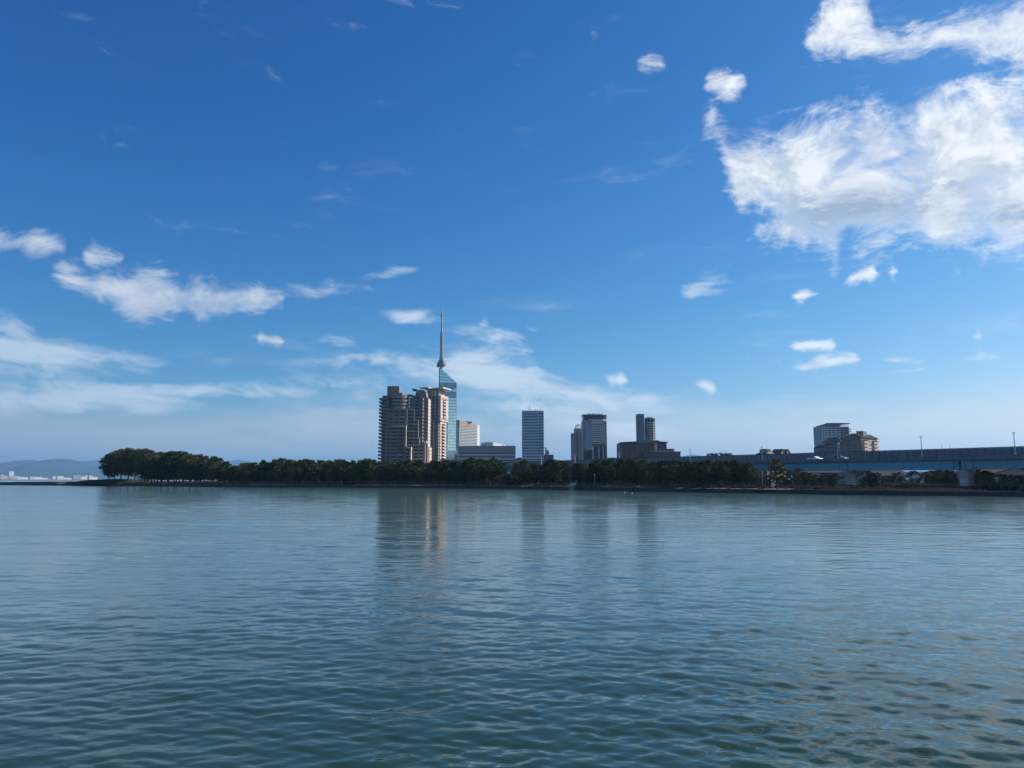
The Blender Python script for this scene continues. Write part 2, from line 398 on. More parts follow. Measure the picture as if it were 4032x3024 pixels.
def build_water():
    rng = np.random.default_rng(11)
    rad = np.concatenate([np.linspace(0.4, 8.2, 12), np.geomspace(8.6, 620.0, 980), np.geomspace(640.0, 60000.0, 46)])
    ang = np.concatenate([np.linspace(-180, -46, 30)[:-1], np.linspace(-42, 42, 900), np.linspace(46, 180, 30)[1:-1]])
    th = np.radians(ang)
    nr, na = len(rad), len(th)
    Rr, Th = np.meshgrid(rad, th, indexing='ij')
    X = Rr * np.sin(Th); Y = Rr * np.cos(Th)
    dr = np.gradient(rad)[:, None]
    H = np.zeros_like(X)
    res = np.zeros((nr, 1))
    waves = []
    for i in range(110):
        l = 0.15 * (6.0 / 0.15) ** (i / 109.0) * rng.uniform(0.92, 1.08)
        k = 2 * math.pi / l
        slope = 0.0168 * (1.0 if l < 0.42 else (0.42 / l) ** 0.8)        # slope carried by each train
        if l < 0.24: slope *= (l / 0.24) ** 1.5
        d = rng.normal(0, 0.5) + 0.18
        waves.append((l, slope / k, d, rng.uniform(0, 6.28)))
    # slow patches of stronger and weaker ripple
    patch = 1.0 + 0.45 * np.sin(X * 0.11 + 1.3 * np.sin(Y * 0.05)) * np.sin(Y * 0.083 + 0.7 * np.sin(X * 0.07 + 1.0)) + 0.22 * np.sin(X * 0.31 - Y * 0.22 + 2.0)
    patch = patch * (1.0 - 0.38 * np.clip((Rr - 25.0) / 150.0, 0, 1))
    tot = 0.0
    for l, a, d, ph in waves:
        k = 2 * math.pi / l
        tot += 0.5 * (a * k) ** 2
        w = np.clip((l / dr - 2.4) / 3.0, 0, 1)
        w = w * w * (3 - 2 * w)
        sel = np.where(w[:, 0] > 0.001)[0]
        if len(sel) == 0: continue
        i1 = sel[-1] + 1
        pa = k * (X[:i1] * math.sin(d) + Y[:i1] * math.cos(d)) + ph
        s = np.sin(pa)
        H[:i1] += (w[:i1] * a) * (s + 0.25 * np.cos(2 * pa)) * patch[:i1]
        res += 0.5 * (a * k) ** 2 * w ** 2
    un = np.sqrt(np.maximum(tot - res, 0.0)) * 1.0          # slope left to the micro surface
    alpha = np.clip(un * 0.8, 0.0, 0.017)
    rough = np.sqrt(np.maximum(alpha, 0.0014)) * np.ones((1, na))
    co = np.stack([X, Y, H], -1).reshape(-1, 3).astype(np.float32)
    co = np.vstack([co, np.array([[0, 0, 0]], np.float32)])
    idx = np.arange(nr * na).reshape(nr, na)
    nx = np.roll(idx, -1, 1)
    q = np.stack([idx[:-1], nx[:-1], nx[1:], idx[1:]], -1).reshape(-1, 4)[:, ::-1]
    tri = np.stack([np.full(na, nr * na), nx[0], idx[0]], -1)[:, ::-1]
    loops = np.concatenate([q.ravel(), tri.ravel()]).astype(np.int32)
    starts = np.concatenate([np.arange(len(q)) * 4, len(q) * 4 + np.arange(na) * 3]).astype(np.int32)
    me = bpy.data.meshes.new('water')
    me.vertices.add(len(co)); me.vertices.foreach_set('co', co.ravel())
    me.loops.add(len(loops)); me.loops.foreach_set('vertex_index', loops)
    me.polygons.add(len(starts)); me.polygons.foreach_set('loop_start', starts)
    me.polygons.foreach_set('use_smooth', np.ones(len(starts), bool))
    at_ = me.attributes.new('ripple', 'FLOAT', 'POINT')
    at_.data.foreach_set('value', np.concatenate([rough.ravel(), [0.05]]).astype(np.float32))
    me.update(calc_edges=True)
    me.validate()
    me.materials.append(water_material())
    tag(link('water', me), kind='structure')
    print('slope rms', math.sqrt(tot))
build_water()

# ------------------------------------------------------------------ land
def offset_line(pts, d):
    """shift an open polyline inland (to its left when walked right to left)"""
    out = []
    for i, p in enumerate(pts):
        a = pts[max(i - 1, 0)]; c = pts[min(i + 1, len(pts) - 1)]
        t = (c - a).normalized()
        out.append(p + Vector((-t.y, t.x)) * d)
    return out
LAND_XY = SHORE_XY[2:]                               # the spit ends at the left; the breakwater goes on
def fine_line(pts, step=4.0):
    out = [pts[0]]
    for a, c in zip(pts[:-1], pts[1:]):
        n = max(1, int((c - a).length / step))
        for i in range(1, n + 1): out.append(a.lerp(c, i / n))
    return out
FINE = fine_line(LAND_XY)

def build_land():
    rnd = random.Random(3)
    M_wall = mat('wet_concrete', (0.040, 0.046, 0.050), 0.75, var=0.35, scale=0.5, streak=0.35, bump=0.3)
    M_sand = mat('dry_grass_bank', (0.19, 0.145, 0.105), 0.95, var=0.45, scale=0.30, fine=0.25, spec=0.0)
    M_turf = mat('park_ground', (0.032, 0.034, 0.022), 0.95, var=0.4, scale=0.10, fine=0.2, spec=0.0)
    # the great sheet of ground, sloping down at the water
    prof = [(0.9, 1.02), (3.0, 1.20), (6.0, 1.62), (9.0, 1.72), (14.0, 1.85), (24.0, 2.0)]
    lines = []
    for d, z in prof:
        l = offset_line(FINE, d)
        lines.append([(p.x, p.y, z + (rnd.uniform(-.10, .10) if 2 < d < 7 else 0)) for p in l])
    vs, fs, mi = [], [], []
    n = len(FINE)
    for l in lines: vs += l
    for r in range(len(lines) - 1):
        for i in range(n - 1):
            a = r * n + i
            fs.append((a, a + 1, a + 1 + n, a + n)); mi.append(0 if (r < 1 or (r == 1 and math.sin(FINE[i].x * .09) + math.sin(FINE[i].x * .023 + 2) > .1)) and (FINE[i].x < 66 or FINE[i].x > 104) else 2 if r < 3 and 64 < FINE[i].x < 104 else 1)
    # inland: from the last line to the far edge of the town
    b0 = (len(lines) - 1) * n
    far = []
    for i in range(n):
        t = i / (n - 1)
        p = lines[-1][i]
        far.append((-250 + t * 4200, 3600 - t * 2600, 2.0))
    for q in (0.04, 0.12, 0.3, 0.6, 1.0):
        for i in range(n):
            p = lines[-1][i]
            vs.append((p[0] + (far[i][0] - p[0]) * q, p[1] + (far[i][1] - p[1]) * q, 2.0 + q * 1.0))
    for r in range(5):
        o = b0 + r * n
        for i in range(n - 1):
            a = o + i
            fs.append((a, a + 1, a + 1 + n, a + n)); mi.append(1)
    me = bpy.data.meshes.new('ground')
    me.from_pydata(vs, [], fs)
    me.materials.append(M_sand); me.materials.append(M_turf); me.materials.append(mat('dark_riprap', (0.022, 0.023, 0.022), 1.0, spec=0.0, var=0.5, scale=0.8, fine=0.3, bump=0.6))  # dark stone with the viaduct's shade put into its near-black colour
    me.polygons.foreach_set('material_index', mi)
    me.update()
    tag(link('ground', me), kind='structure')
    # the low revetment along the water, in cast sections
    sea = thing('seawall', 'low dark concrete seawall along the pine park waterline', 'wall')
    k = 0; i = 0
    seg = 3
    while i < n - 1:
        j = min(i + seg, n - 1)
        a, c = FINE[i], FINE[j]
        t = (c - a).normalized(); nrm = Vector((-t.y, t.x))
        L = (c - a).length
        mb = MB()
        h = 1.04 + rnd.uniform(-.03, .03)
        # sloping face, coping on top
        sec = [(-0.55, -1.5), (-0.10, 0.85), (-0.16, 0.85), (-0.16, h), (1.1, h), (1.1, -1.5)]
        g = 0.02
        v = []
        for u in (g, L - g):
            for d, z in sec: v.append((a.x + t.x * u + nrm.x * d, a.y + t.y * u + nrm.y * d, z))
        m = len(sec)
        f = [tuple(range(m)), tuple(range(2 * m - 1, m - 1, -1))] + [(q, q + m, (q + 1) % m + m, (q + 1) % m) for q in range(m)]
        mb.add(v, f)
        o = mb.build('wall_section', M_wall, sea)
        i = j; k += 1
    # fringe of dry tufts on the bank
    M_tuft = mat('dry_tufts', (0.20, 0.165, 0.10), 0.95, var=0.5, scale=0.6, spec=0.05)
    mb = MB()
    for d, cnt in ((2.6, 900), (4.6, 1300), (7.0, 1100)):
        l = offset_line(FINE, d)
        for _ in range(cnt):
            i = rnd.randrange(n - 1)
            p = l[i].lerp(l[i + 1], rnd.random()) + Vector((rnd.uniform(-1, 1), rnd.uniform(-1, 1)))
            z = 1.1 + (d - 2.6) * 0.14
            s = rnd.uniform(.18, .6); hh = rnd.uniform(.15, .55)
            if math.sin(p.x * 0.12) + math.sin(p.x * 0.031 + 1) < rnd.uniform(-1.5, 1.2): continue
            for _k in range(3):
                w = rnd.uniform(0, 6.28); dx, dy = math.cos(w) * s, math.sin(w) * s
                q = (rnd.uniform(-.2, .2), rnd.uniform(-.2, .2))
                mb.add([(p.x - dx, p.y - dy, z - .1), (p.x + dx, p.y + dy, z - .1), (p.x + q[0], p.y + q[1], z + hh)], [(0, 1, 2)])
    tag(mb.build('dry_grass', M_tuft), 'dry straw-coloured grass tufts on the bank above the seawall', 'grass', kind='stuff')
build_land()

def build_breakwater():
    M_wall = mat('wet_concrete', (0.040, 0.046, 0.050))
    pts = SHORE_XY[:4]
    bw = thing('breakwater', 'long low dark breakwater running out from the spit', 'breakwater', (0, 0, 0))
    for a, c in zip(pts[:-1], pts[1:]):
        n = max(2, int((c - a).length / 14))
        for i in range(n):
            p = a.lerp(c, i / n); q = a.lerp(c, (i + 1) / n)
            t = (q - p).normalized(); nn = Vector((-t.y, t.x)); p = p + t * .03; q = q - t * .03
            mb = MB()
            v = []
            for e in (p, q):
                for d, z in ((-.8, -1.5), (-.1, 1.28), (0.0, 1.75), (1.4, 1.75), (2.6, -1.5)):
                    v.append((e.x + nn.x * d, e.y + nn.y * d, z + 0.02 * (i % 2)))
            mb.add(v, [(0, 1, 2, 3, 4), (9, 8, 7, 6, 5)] + [(k, k + 5, (k + 1) % 5 + 5, (k + 1) % 5) for k in range(5)])
            mb.build('wall_block', M_wall, bw)
build_breakwater()

# ------------------------------------------------------------------ far shore: hills
def hill_range(name, prof, Y, depth, m, seed, base=0.0):
    """a ridge with real depth: skyline heights from the photograph at its distance"""
    rnd = np.random.default_rng(seed)
    xs = np.array([gx(p, Y, 1850) for p, _ in prof]); zs = np.array([max(gz(q, Y), 1.0) for _, q in prof])
    nx, ny = 160, 26
    X = np.linspace(xs[0], xs[-1], nx)
    ridge = np.interp(X, xs, zs)
    V = []
    for j in range(ny):
        t = j / (ny - 1)                       # 0 near foot .. 1 far foot
        prof_t = math.sin(math.pi * min(max(t, 0), 1)) ** 0.8
        for i in range(nx):
            r = ridge[i] * prof_t
            r *= 1 + (0.10 * math.sin(X[i] * 0.004 + t * 9) + 0.08 * math.sin(X[i] * 0.011 - t * 17 + seed)) * (1 - prof_t)
            r += rnd.normal(0, 1) * 3.0 * prof_t * (1 - prof_t) * 4
            V.append((X[i], Y + (t - 0.5) * depth, base + max(r, -2.0)))
    Fs = [(j * nx + i, j * nx + i + 1, (j + 1) * nx + i + 1, (j + 1) * nx + i) for j in range(ny - 1) for i in range(nx - 1)]
    me = bpy.data.meshes.new(name); me.from_pydata(V, [], Fs); me.materials.append(m)
    me.polygons.foreach_set('use_smooth', [True] * len(Fs)); me.update()
    return tag(link(name, me), kind='structure')
def build_hills():
    M = mat('wooded_hill', (0.045, 0.060, 0.035), 0.95, var=0.4, scale=0.004, spec=0.1)
    hill_range('hills', [(-500, 1870), (-300, 1862), (-120, 1856), (-40, 1852), (10, 1848), (40, 1836), (70, 1818), (90, 1815), (112, 1811), (135, 1813), (160, 1822), (185, 1820), (215, 1808), (255, 1806), (290, 1820), (330, 1834), (400, 1842), (520, 1848), (700, 1856), (900, 1886)], 15000, 3000, M, 2)
    hill_range('hills', [(200, 1886), (290, 1821), (330, 1819), (360, 1814), (420, 1811), (480, 1820), (560, 1826), (650, 1832), (800, 1840), (880, 1828), (925, 1812), (945, 1810), (965, 1815), (1000, 1822), (1060, 1830), (1150, 1842), (1300, 1850), (1600, 1886)], 20000, 3000, M, 5)
    hill_range('hills', [(2000, 1886), (2200, 1830), (2330, 1812), (2400, 1803), (2440, 1806), (2500, 1808), (2600, 1806), (2690, 1796), (2725, 1788), (2750, 1792), (2790, 1803), (2880, 1812), (3000, 1815), (3100, 1800), (3150, 1785), (3175, 1788), (3230, 1802), (3400, 1815), (3800, 1822), (4300, 1884)], 18000, 3000, M, 9)
    # flat land at the foot of the hills across the bay
    mb = MB()
    x0, x1 = gx(-600, 5200), gx(700, 5200)
    mb.prism([(x0, 5200), (x1, 5100), (x1 + 1500, 9900), (x0 - 1500, 9900)], -2.0, 3.0)
    tag(mb.build('far_shore', mat('far_ground', (0.10, 0.11, 0.10), 0.95)), kind='structure')
build_hills()

# ------------------------------------------------------------------ the air
def build_haze():
    mb = MB(); mb.box(-30000, 30000, -1500, 26000, -3.5, 700)
    o = mb.build('haze', [])
    m = bpy.data.materials.new('haze_air'); m.use_nodes = True
    nt = m.node_tree
    for n in list(nt.nodes): nt.nodes.remove(n)
    out = nt.nodes.new('ShaderNodeOutputMaterial'); v = nt.nodes.new('ShaderNodeVolumePrincipled')
    v.inputs['Color'].default_value = (0.30, 0.62, 1.0, 1)
    v.inputs['Density'].default_value = 6.0e-5
    v.inputs['Anisotropy'].default_value = 0.2
    nt.links.new(v.outputs[0], out.inputs['Volume'])
    o.data.materials.append(m)
    tag(o, kind='stuff')
build_haze()
SC.cycles.volume_bounces = 0
SC.cycles.max_bounces = 6
SC.cycles.use_denoising = True

# ------------------------------------------------------------------ town: common parts
UNIT = {}
def unit_box(m):
    if m.name not in UNIT:
        mb = MB(); mb.box(-.5, .5, -.5, .5, -.5, .5)
        UNIT[m.name] = mb.mesh('block_' + m.name, m)
    return UNIT[m.name]
def blk(name, par, m, x0, x1, y0, y1, z0, z1):
    """one box-shaped part that shares its mesh with all alike"""
    o = bpy.data.objects.new(name, unit_box(m))
    COL.objects.link(o); o.parent = par
    o.location = ((x0 + x1) / 2, (y0 + y1) / 2, (z0 + z1) / 2)
    o.scale = (abs(x1 - x0), abs(y1 - y0), abs(z1 - z0))
    return o
def solid(name, par, m, x0, x1, y0, y1, z0, z1):
    return MB().box(x0, x1, y0, y1, z0, z1).build(name, m, par)
def winf(par, m, x0, x1, z0, z1, y=0.0, name='window'):       # in a wall that faces the water
    return blk(name, par, m, x0, x1, y - .05, y + .15, z0, z1)
def wins(par, m, y0, y1, z0, z1, x, name='window'):           # in a wall that faces right
    return blk(name, par, m, x - .15, x + .05, y0, y1, z0, z1)
class Site:
    def __init__(s, pxc, Y, g=2.2):
        s.Y = Y; s.g = g; s.ox = gx(pxc, Y, 1750)
        s.loc = (s.ox, Y, g); s.k = Y / F
    def x(s, px): return gx(px, s.Y, 1750) - s.ox
    def z(s, py): return gz(py, s.Y) - s.g

M_taupe = mat('taupe_tile', (0.235, 0.190, 0.163), 0.8, var=0.10, scale=0.3, streak=0.12)
M_taupe_l = mat('pale_taupe_tile', (0.33, 0.27, 0.235), 0.8, var=0.10, scale=0.3, streak=0.12)
M_sun_cream = mat('cream_coping', (0.72, 0.66, 0.58), 0.75, var=0.06)  # pale edges, with the sunlight on them put into the colour
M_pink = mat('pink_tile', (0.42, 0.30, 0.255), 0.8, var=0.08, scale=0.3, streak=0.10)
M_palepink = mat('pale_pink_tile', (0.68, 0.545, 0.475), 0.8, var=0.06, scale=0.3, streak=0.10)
M_win = glass('dark_window', (0.016, 0.022, 0.032), 0.08, 0.8, var=0.5)
M_winm = glass('grey_window', (0.055, 0.075, 0.095), 0.10, 0.8, var=0.4)
M_white = mat('white_paint', (0.78, 0.78, 0.76), 0.6, var=0.05)
M_conc = mat('pale_concrete', (0.36, 0.36, 0.36), 0.85, var=0.12, scale=0.4, streak=0.25)
M_steel = mat('painted_steel', (0.42, 0.46, 0.48), 0.45, metal=0.4, var=0.08)
M_dark = mat('dark_steel', (0.06, 0.07, 0.08), 0.6, var=0.1)

# ------------------------------------------------------------------ stepped condominium
def build_condo():
    S = Site(1590, 650); x, z = S.x, S.z
    t = thing('condominium_tower', 'broad taupe condominium tower with rounded drum, stepped terraces and balconies', 'apartment building', S.loc)
    fh = 13.8 * S.k
    # left wing and its balconies
    solid('wing', t, M_taupe, x(1501), x(1528), 1.0, 20, 0, z(1567))
    for i in range(19):
        zz = z(1574) - i * fh
        if zz < 1: break
        o = blk('balcony', t, M_taupe, x(1490), x(1526), -1.0, 14, zz, zz + 1.5)
        blk('slab', o, M_taupe, -.5, .5, -.5, .5, -.56, -.5)
        winf(t, M_win, x(1505), x(1515), zz + 1.62, zz + 2.75, 1.0)
        winf(t, M_winm, x(1516.5), x(1524), zz + 1.62, zz + 2.75, 1.0)
    # drum
    rx = x(1604) - x(1526); cx = (x(1526) + x(1604)) / 2; r = rx / 2
    d = MB().cyl(cx, 8, 0, z(1558), r * .95, n=40).build('drum', M_win, t)
    for yt, yb in ((1554, 1567), (1572.5, 1580), (1586, 1594), (1600, 1609)):
        MB().cyl(cx, 8, z(yb), z(yt), r, n=40).build('drum_parapet', M_taupe_l, t)
    for k in range(11):
        a = math.pi * (1.06 + .88 * k / 10)
        px, py = cx + r * .965 * math.cos(a), 8 + r * .965 * math.sin(a)
        MB().box(px - .22, px + .22, py - .22, py + .22, z(1606), z(1560)).build('mullion', M_taupe, t)
    # roof boxes
    solid('plant_room', t, M_taupe, x(1516), x(1564), 6, 17, z(1558), z(1517))
    solid('roof_step', t, M_taupe, x(1552), x(1578), 3.5, 14, z(1558), z(1544))
    solid('roof_step', t, M_taupe, x(1500), x(1530), 3, 15, z(1567), z(1556))
    solid('roof_slab', t, M_taupe, x(1586), x(1619), 4, 16, z(1554.5), z(1551))
    # block under the drum
    solid('middle_block', t, M_taupe, x(1523), x(1600), 0, 18, 0, z(1609))
    solid('lower_block', t, M_taupe, x(1519), x(1599), -2.6, -.05, 0, z(1676))
    for i in range(5):
        yy = 1619 + 13.8 * i
        for a, c in ((1529, 1543), (1552, 1567), (1574, 1592)):
            winf(t, M_win if (i + a) % 3 else M_winm, x(a), x(c), z(yy + 5), z(yy - 1), 0)
    blk('ledge', t, M_sun_cream, x(1574), x(1593), -1.2, 0.0, z(1643.5), z(1641.5))  # cream ledges draw the sunlit parapet edges in colour
    blk('ledge', t, M_sun_cream, x(1545), x(1590), -4.4, -2.6, z(1682), z(1679.5))
    blk('ledge', t, M_sun_cream, x(1567), x(1587), -4.2, -2.6, z(1793), z(1791))
    for i in range(10):
        yy = 1686 + 13.8 * i
        winf(t, M_win, x(1526), x(1538), z(yy + 6), z(yy), -2.6)
        winf(t, M_win, x(1543), x(1566), z(yy + 6.5), z(yy - .5), -2.6)
        winf(t, M_winm if i % 3 == 1 else M_win, x(1570), x(1588), z(yy + 6.5), z(yy - .5), -2.6)
        blk('balcony', t, M_taupe_l, x(1545), x(1567), -3.9, -2.7, z(yy + 12.2), z(yy + 7))
        blk('balcony', t, M_taupe, x(1568.5), x(1588), -3.7, -2.7, z(yy + 12.2), z(yy + 7))
    blk('block_side', t, M_sun_cream, x(1599) + .01, x(1599) + .25, -2.7, 3.0, z(1776), z(1676))  # cream skins put the sun on the right-hand sides into the colour
    blk('block_side', t, M_sun_cream, x(1600) + .01, x(1600) + .2, -.02, 3.15, z(1676), z(1610))
    # terraces that step down to the right
    for a, top in ((1626, 1612), (1644, 1653), (1649, 1722)):
        solid('terrace_block', t, M_taupe, x(1598.5), x(a), 3.2 + (0.02 if a == 1644 else 0.04 if a == 1649 else 0), 9, 0, z(top))
        blk('terrace_coping', t, M_sun_cream, x(a) - 4.0, x(a) + .25, 2.9, 8.5, z(top + 1.4), z(top - .8))
        blk('terrace_side', t, M_sun_cream, x(a) + .01, x(a) + .22, 3.1, 7.4, 0, z(top + 1.4))  # thin skin whose cream colour carries the sunlit terrace side
    for i in range(15):
        yy = 1617 + 13.8 * i
        e = 1623 if yy < 1652 else 1641 if yy < 1720 else 1646
        winf(t, M_win, x(1602), x(e), z(yy + 7.2), z(yy), 3.2)
        blk('balcony', t, M_taupe_l if i % 2 else M_taupe, x(1602), x(e + 1), 2.0, 3.1, z(yy + 13), z(yy + 7.6))
    solid('stair_block', t, M_taupe, x(1594), x(1621), -5.0, -2.7, 0, z(1760))
    blk('block_side', t, M_sun_cream, x(1621) + .01, x(1621) + .3, -5.1, 3.0, 0, z(1761))
    blk('ledge', t, M_sun_cream, x(1600), x(1616), -6.0, -5.0, z(1764.5), z(1762.5))
    for i in range(5):
        winf(t, M_win, x(1600), x(1612), z(1770 + 13.8 * i + 6), z(1770 + 13.8 * i), -5.0)
    # right block
    solid('right_block', t, M_taupe, x(1605), x(1680), 7.5, 27, 0, z(1562))
    solid('right_block', t, M_taupe, x(1613), x(1672), 7.45, 25, z(1562), z(1553))
    blk('sunlit_side', t, M_palepink, x(1680) + .01, x(1680) + .16, 8.2, 26.5, 0, z(1563))  # pale skin over the taupe wall: sunlight put into its colour
    # arched gable
    ax0, ax1 = x(1628), x(1671); zc = z(1553)
    poly = []
    for i in range(13):
        a = math.pi * i / 12
        poly.append((ax1 + (ax0 - ax1) * (1 - math.cos(a)) / 2, zc + (z(1530) - zc) * math.sin(a) ** .6))
    v = [(p[0], 7.9, p[1]) for p in poly] + [(p[0], 24, p[1]) for p in poly]
    n = len(poly)
    MB().add(v, [tuple(range(n - 1, -1, -1)), tuple(range(n, 2 * n))] + [(i, (i + 1) % n, n + (i + 1) % n, n + i) for i in range(n)]).build('arched_gable', M_taupe, t)
    MB().prism([(x(1614), 6.5), (x(1634), 6.5), (x(1634), 20), (x(1614), 20)], z(1530.5), [z(1527.5)] * 4).build('canopy', M_taupe, t)
    for i in range(18):
        yy = 1561 + 13.8 * i
        if yy < 1735:
            winf(t, M_win if i % 4 else M_winm, x(1629), x(1646), z(yy + 6), z(yy), 7.5)
            winf(t, M_winm, x(1651), x(1655), z(yy + 6), z(yy + 1), 7.5)
            blk('balcony', t, M_sun_cream, x(1658), x(1662), 4.6, 7.5, z(yy + 13), z(yy + 4.5))  # balcony ends coloured cream to carry the sun on them
            winf(t, M_win, x(1667), x(1673), z(yy + 6), z(yy + 1), 7.5)
        for a in (11, 17, 22.5):
            wins(t, M_win, a, a + 1.7, z(yy + 7), z(yy), x(1680) + .2)
    solid('side_block', t, M_taupe_l, x(1647), x(1673), 3.0, 7.4, 0, z(1748))
    solid('side_block', t, M_palepink, x(1680.6), x(1686), 11, 28, 0, z(1757))  # pale colour carries the sunlight on this lower block
    blk('ledge', t, M_sun_cream, x(1668), x(1678), 2.2, 6.5, z(1745), z(1736))
    for i in range(5):
        yy = 1755 + 13.8 * i
        winf(t, M_win, x(1650), x(1666), z(yy + 6), z(yy), 3.0)
        wins(t, M_win, 13, 15.5, z(yy + 6), z(yy), x(1686)); wins(t, M_win, 19, 22, z(yy + 6), z(yy), x(1686))
build_condo()

# ------------------------------------------------------------------ pink tower
def build_pink():
    S = Site(1727, 730); z = S.z
    t = thing('pink_tower', 'slim pink tiled apartment tower with sunlit balcony side behind the taupe condominium', 'apartment building', S.loc, R(-20))
    W, D = 17.0, 17.0; fh = 12.3 * S.k
    solid('body', t, M_pink, -W, -.03, 0.03, D, 0, z(1556))
    # sunlit face, wider in its upper storeys
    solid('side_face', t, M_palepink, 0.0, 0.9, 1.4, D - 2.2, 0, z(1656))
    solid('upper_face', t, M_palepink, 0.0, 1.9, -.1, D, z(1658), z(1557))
    blk('band', t, M_pink, 1.9, 2.02, 1.0, D - 1, z(1571), z(1563))
    blk('band', t, M_pink, 1.9, 2.02, 1.0, D - 1, z(1653), z(1645))
    for i in range(22):
        zz = z(1556) - (i + 1) * fh
        if zz < 1: break
        for c in range(4):
            xx = -3.6 - c * 3.7
            winf(t, M_win if (i * 3 + c) % 5 else M_winm, xx, xx + 2.1, zz + .5, zz + 2.5, 0.03)
        X = 1.9 if zz > z(1660) else 0.9
        if 1 <= i <= 6 or i > 8:
            wins(t, M_win, 5.2, 11.6, zz + .9, zz + 2.7, X)
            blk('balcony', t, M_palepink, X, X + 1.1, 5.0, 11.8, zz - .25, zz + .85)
            wins(t, M_win, 2.4, 3.4, zz + .7, zz + 2.3, X); wins(t, M_win, 13.2, 14.2, zz + .7, zz + 2.3, X)
        if i > 8:
            blk('balcony', t, M_palepink, -2.2, .6, -1.3, 0.0, zz, zz + 1.0)
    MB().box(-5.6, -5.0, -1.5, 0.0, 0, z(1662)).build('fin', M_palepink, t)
    # penthouse and its flat winged roof
    solid('penthouse', t, M_pink, -14.5, -1.0, 3, D - 2, z(1556), z(1531))
    for a in (-13.5, -8.5, -1.2):
        blk('column', t, M_palepink, a, a + .7, 1.2, 1.9, z(1556), z(1531))
    blk('column', t, M_white, -5.6, -4.2, 1.6, 2.0, z(1556), z(1535))
    MB().prism([(-20.5, -1.5), (-11, -1.5), (-11, D), (-20.5, D)], z(1526), [z(1522.5)] * 4).build('roof_wing', M_palepink, t)
    MB().prism([(-11, -1.0), (4.4, -1.0), (4.4, D + 1), (-11, D + 1)], z(1530), [z(1528), z(1525), z(1525), z(1528)]).build('roof_wing', M_palepink, t)
build_pink()

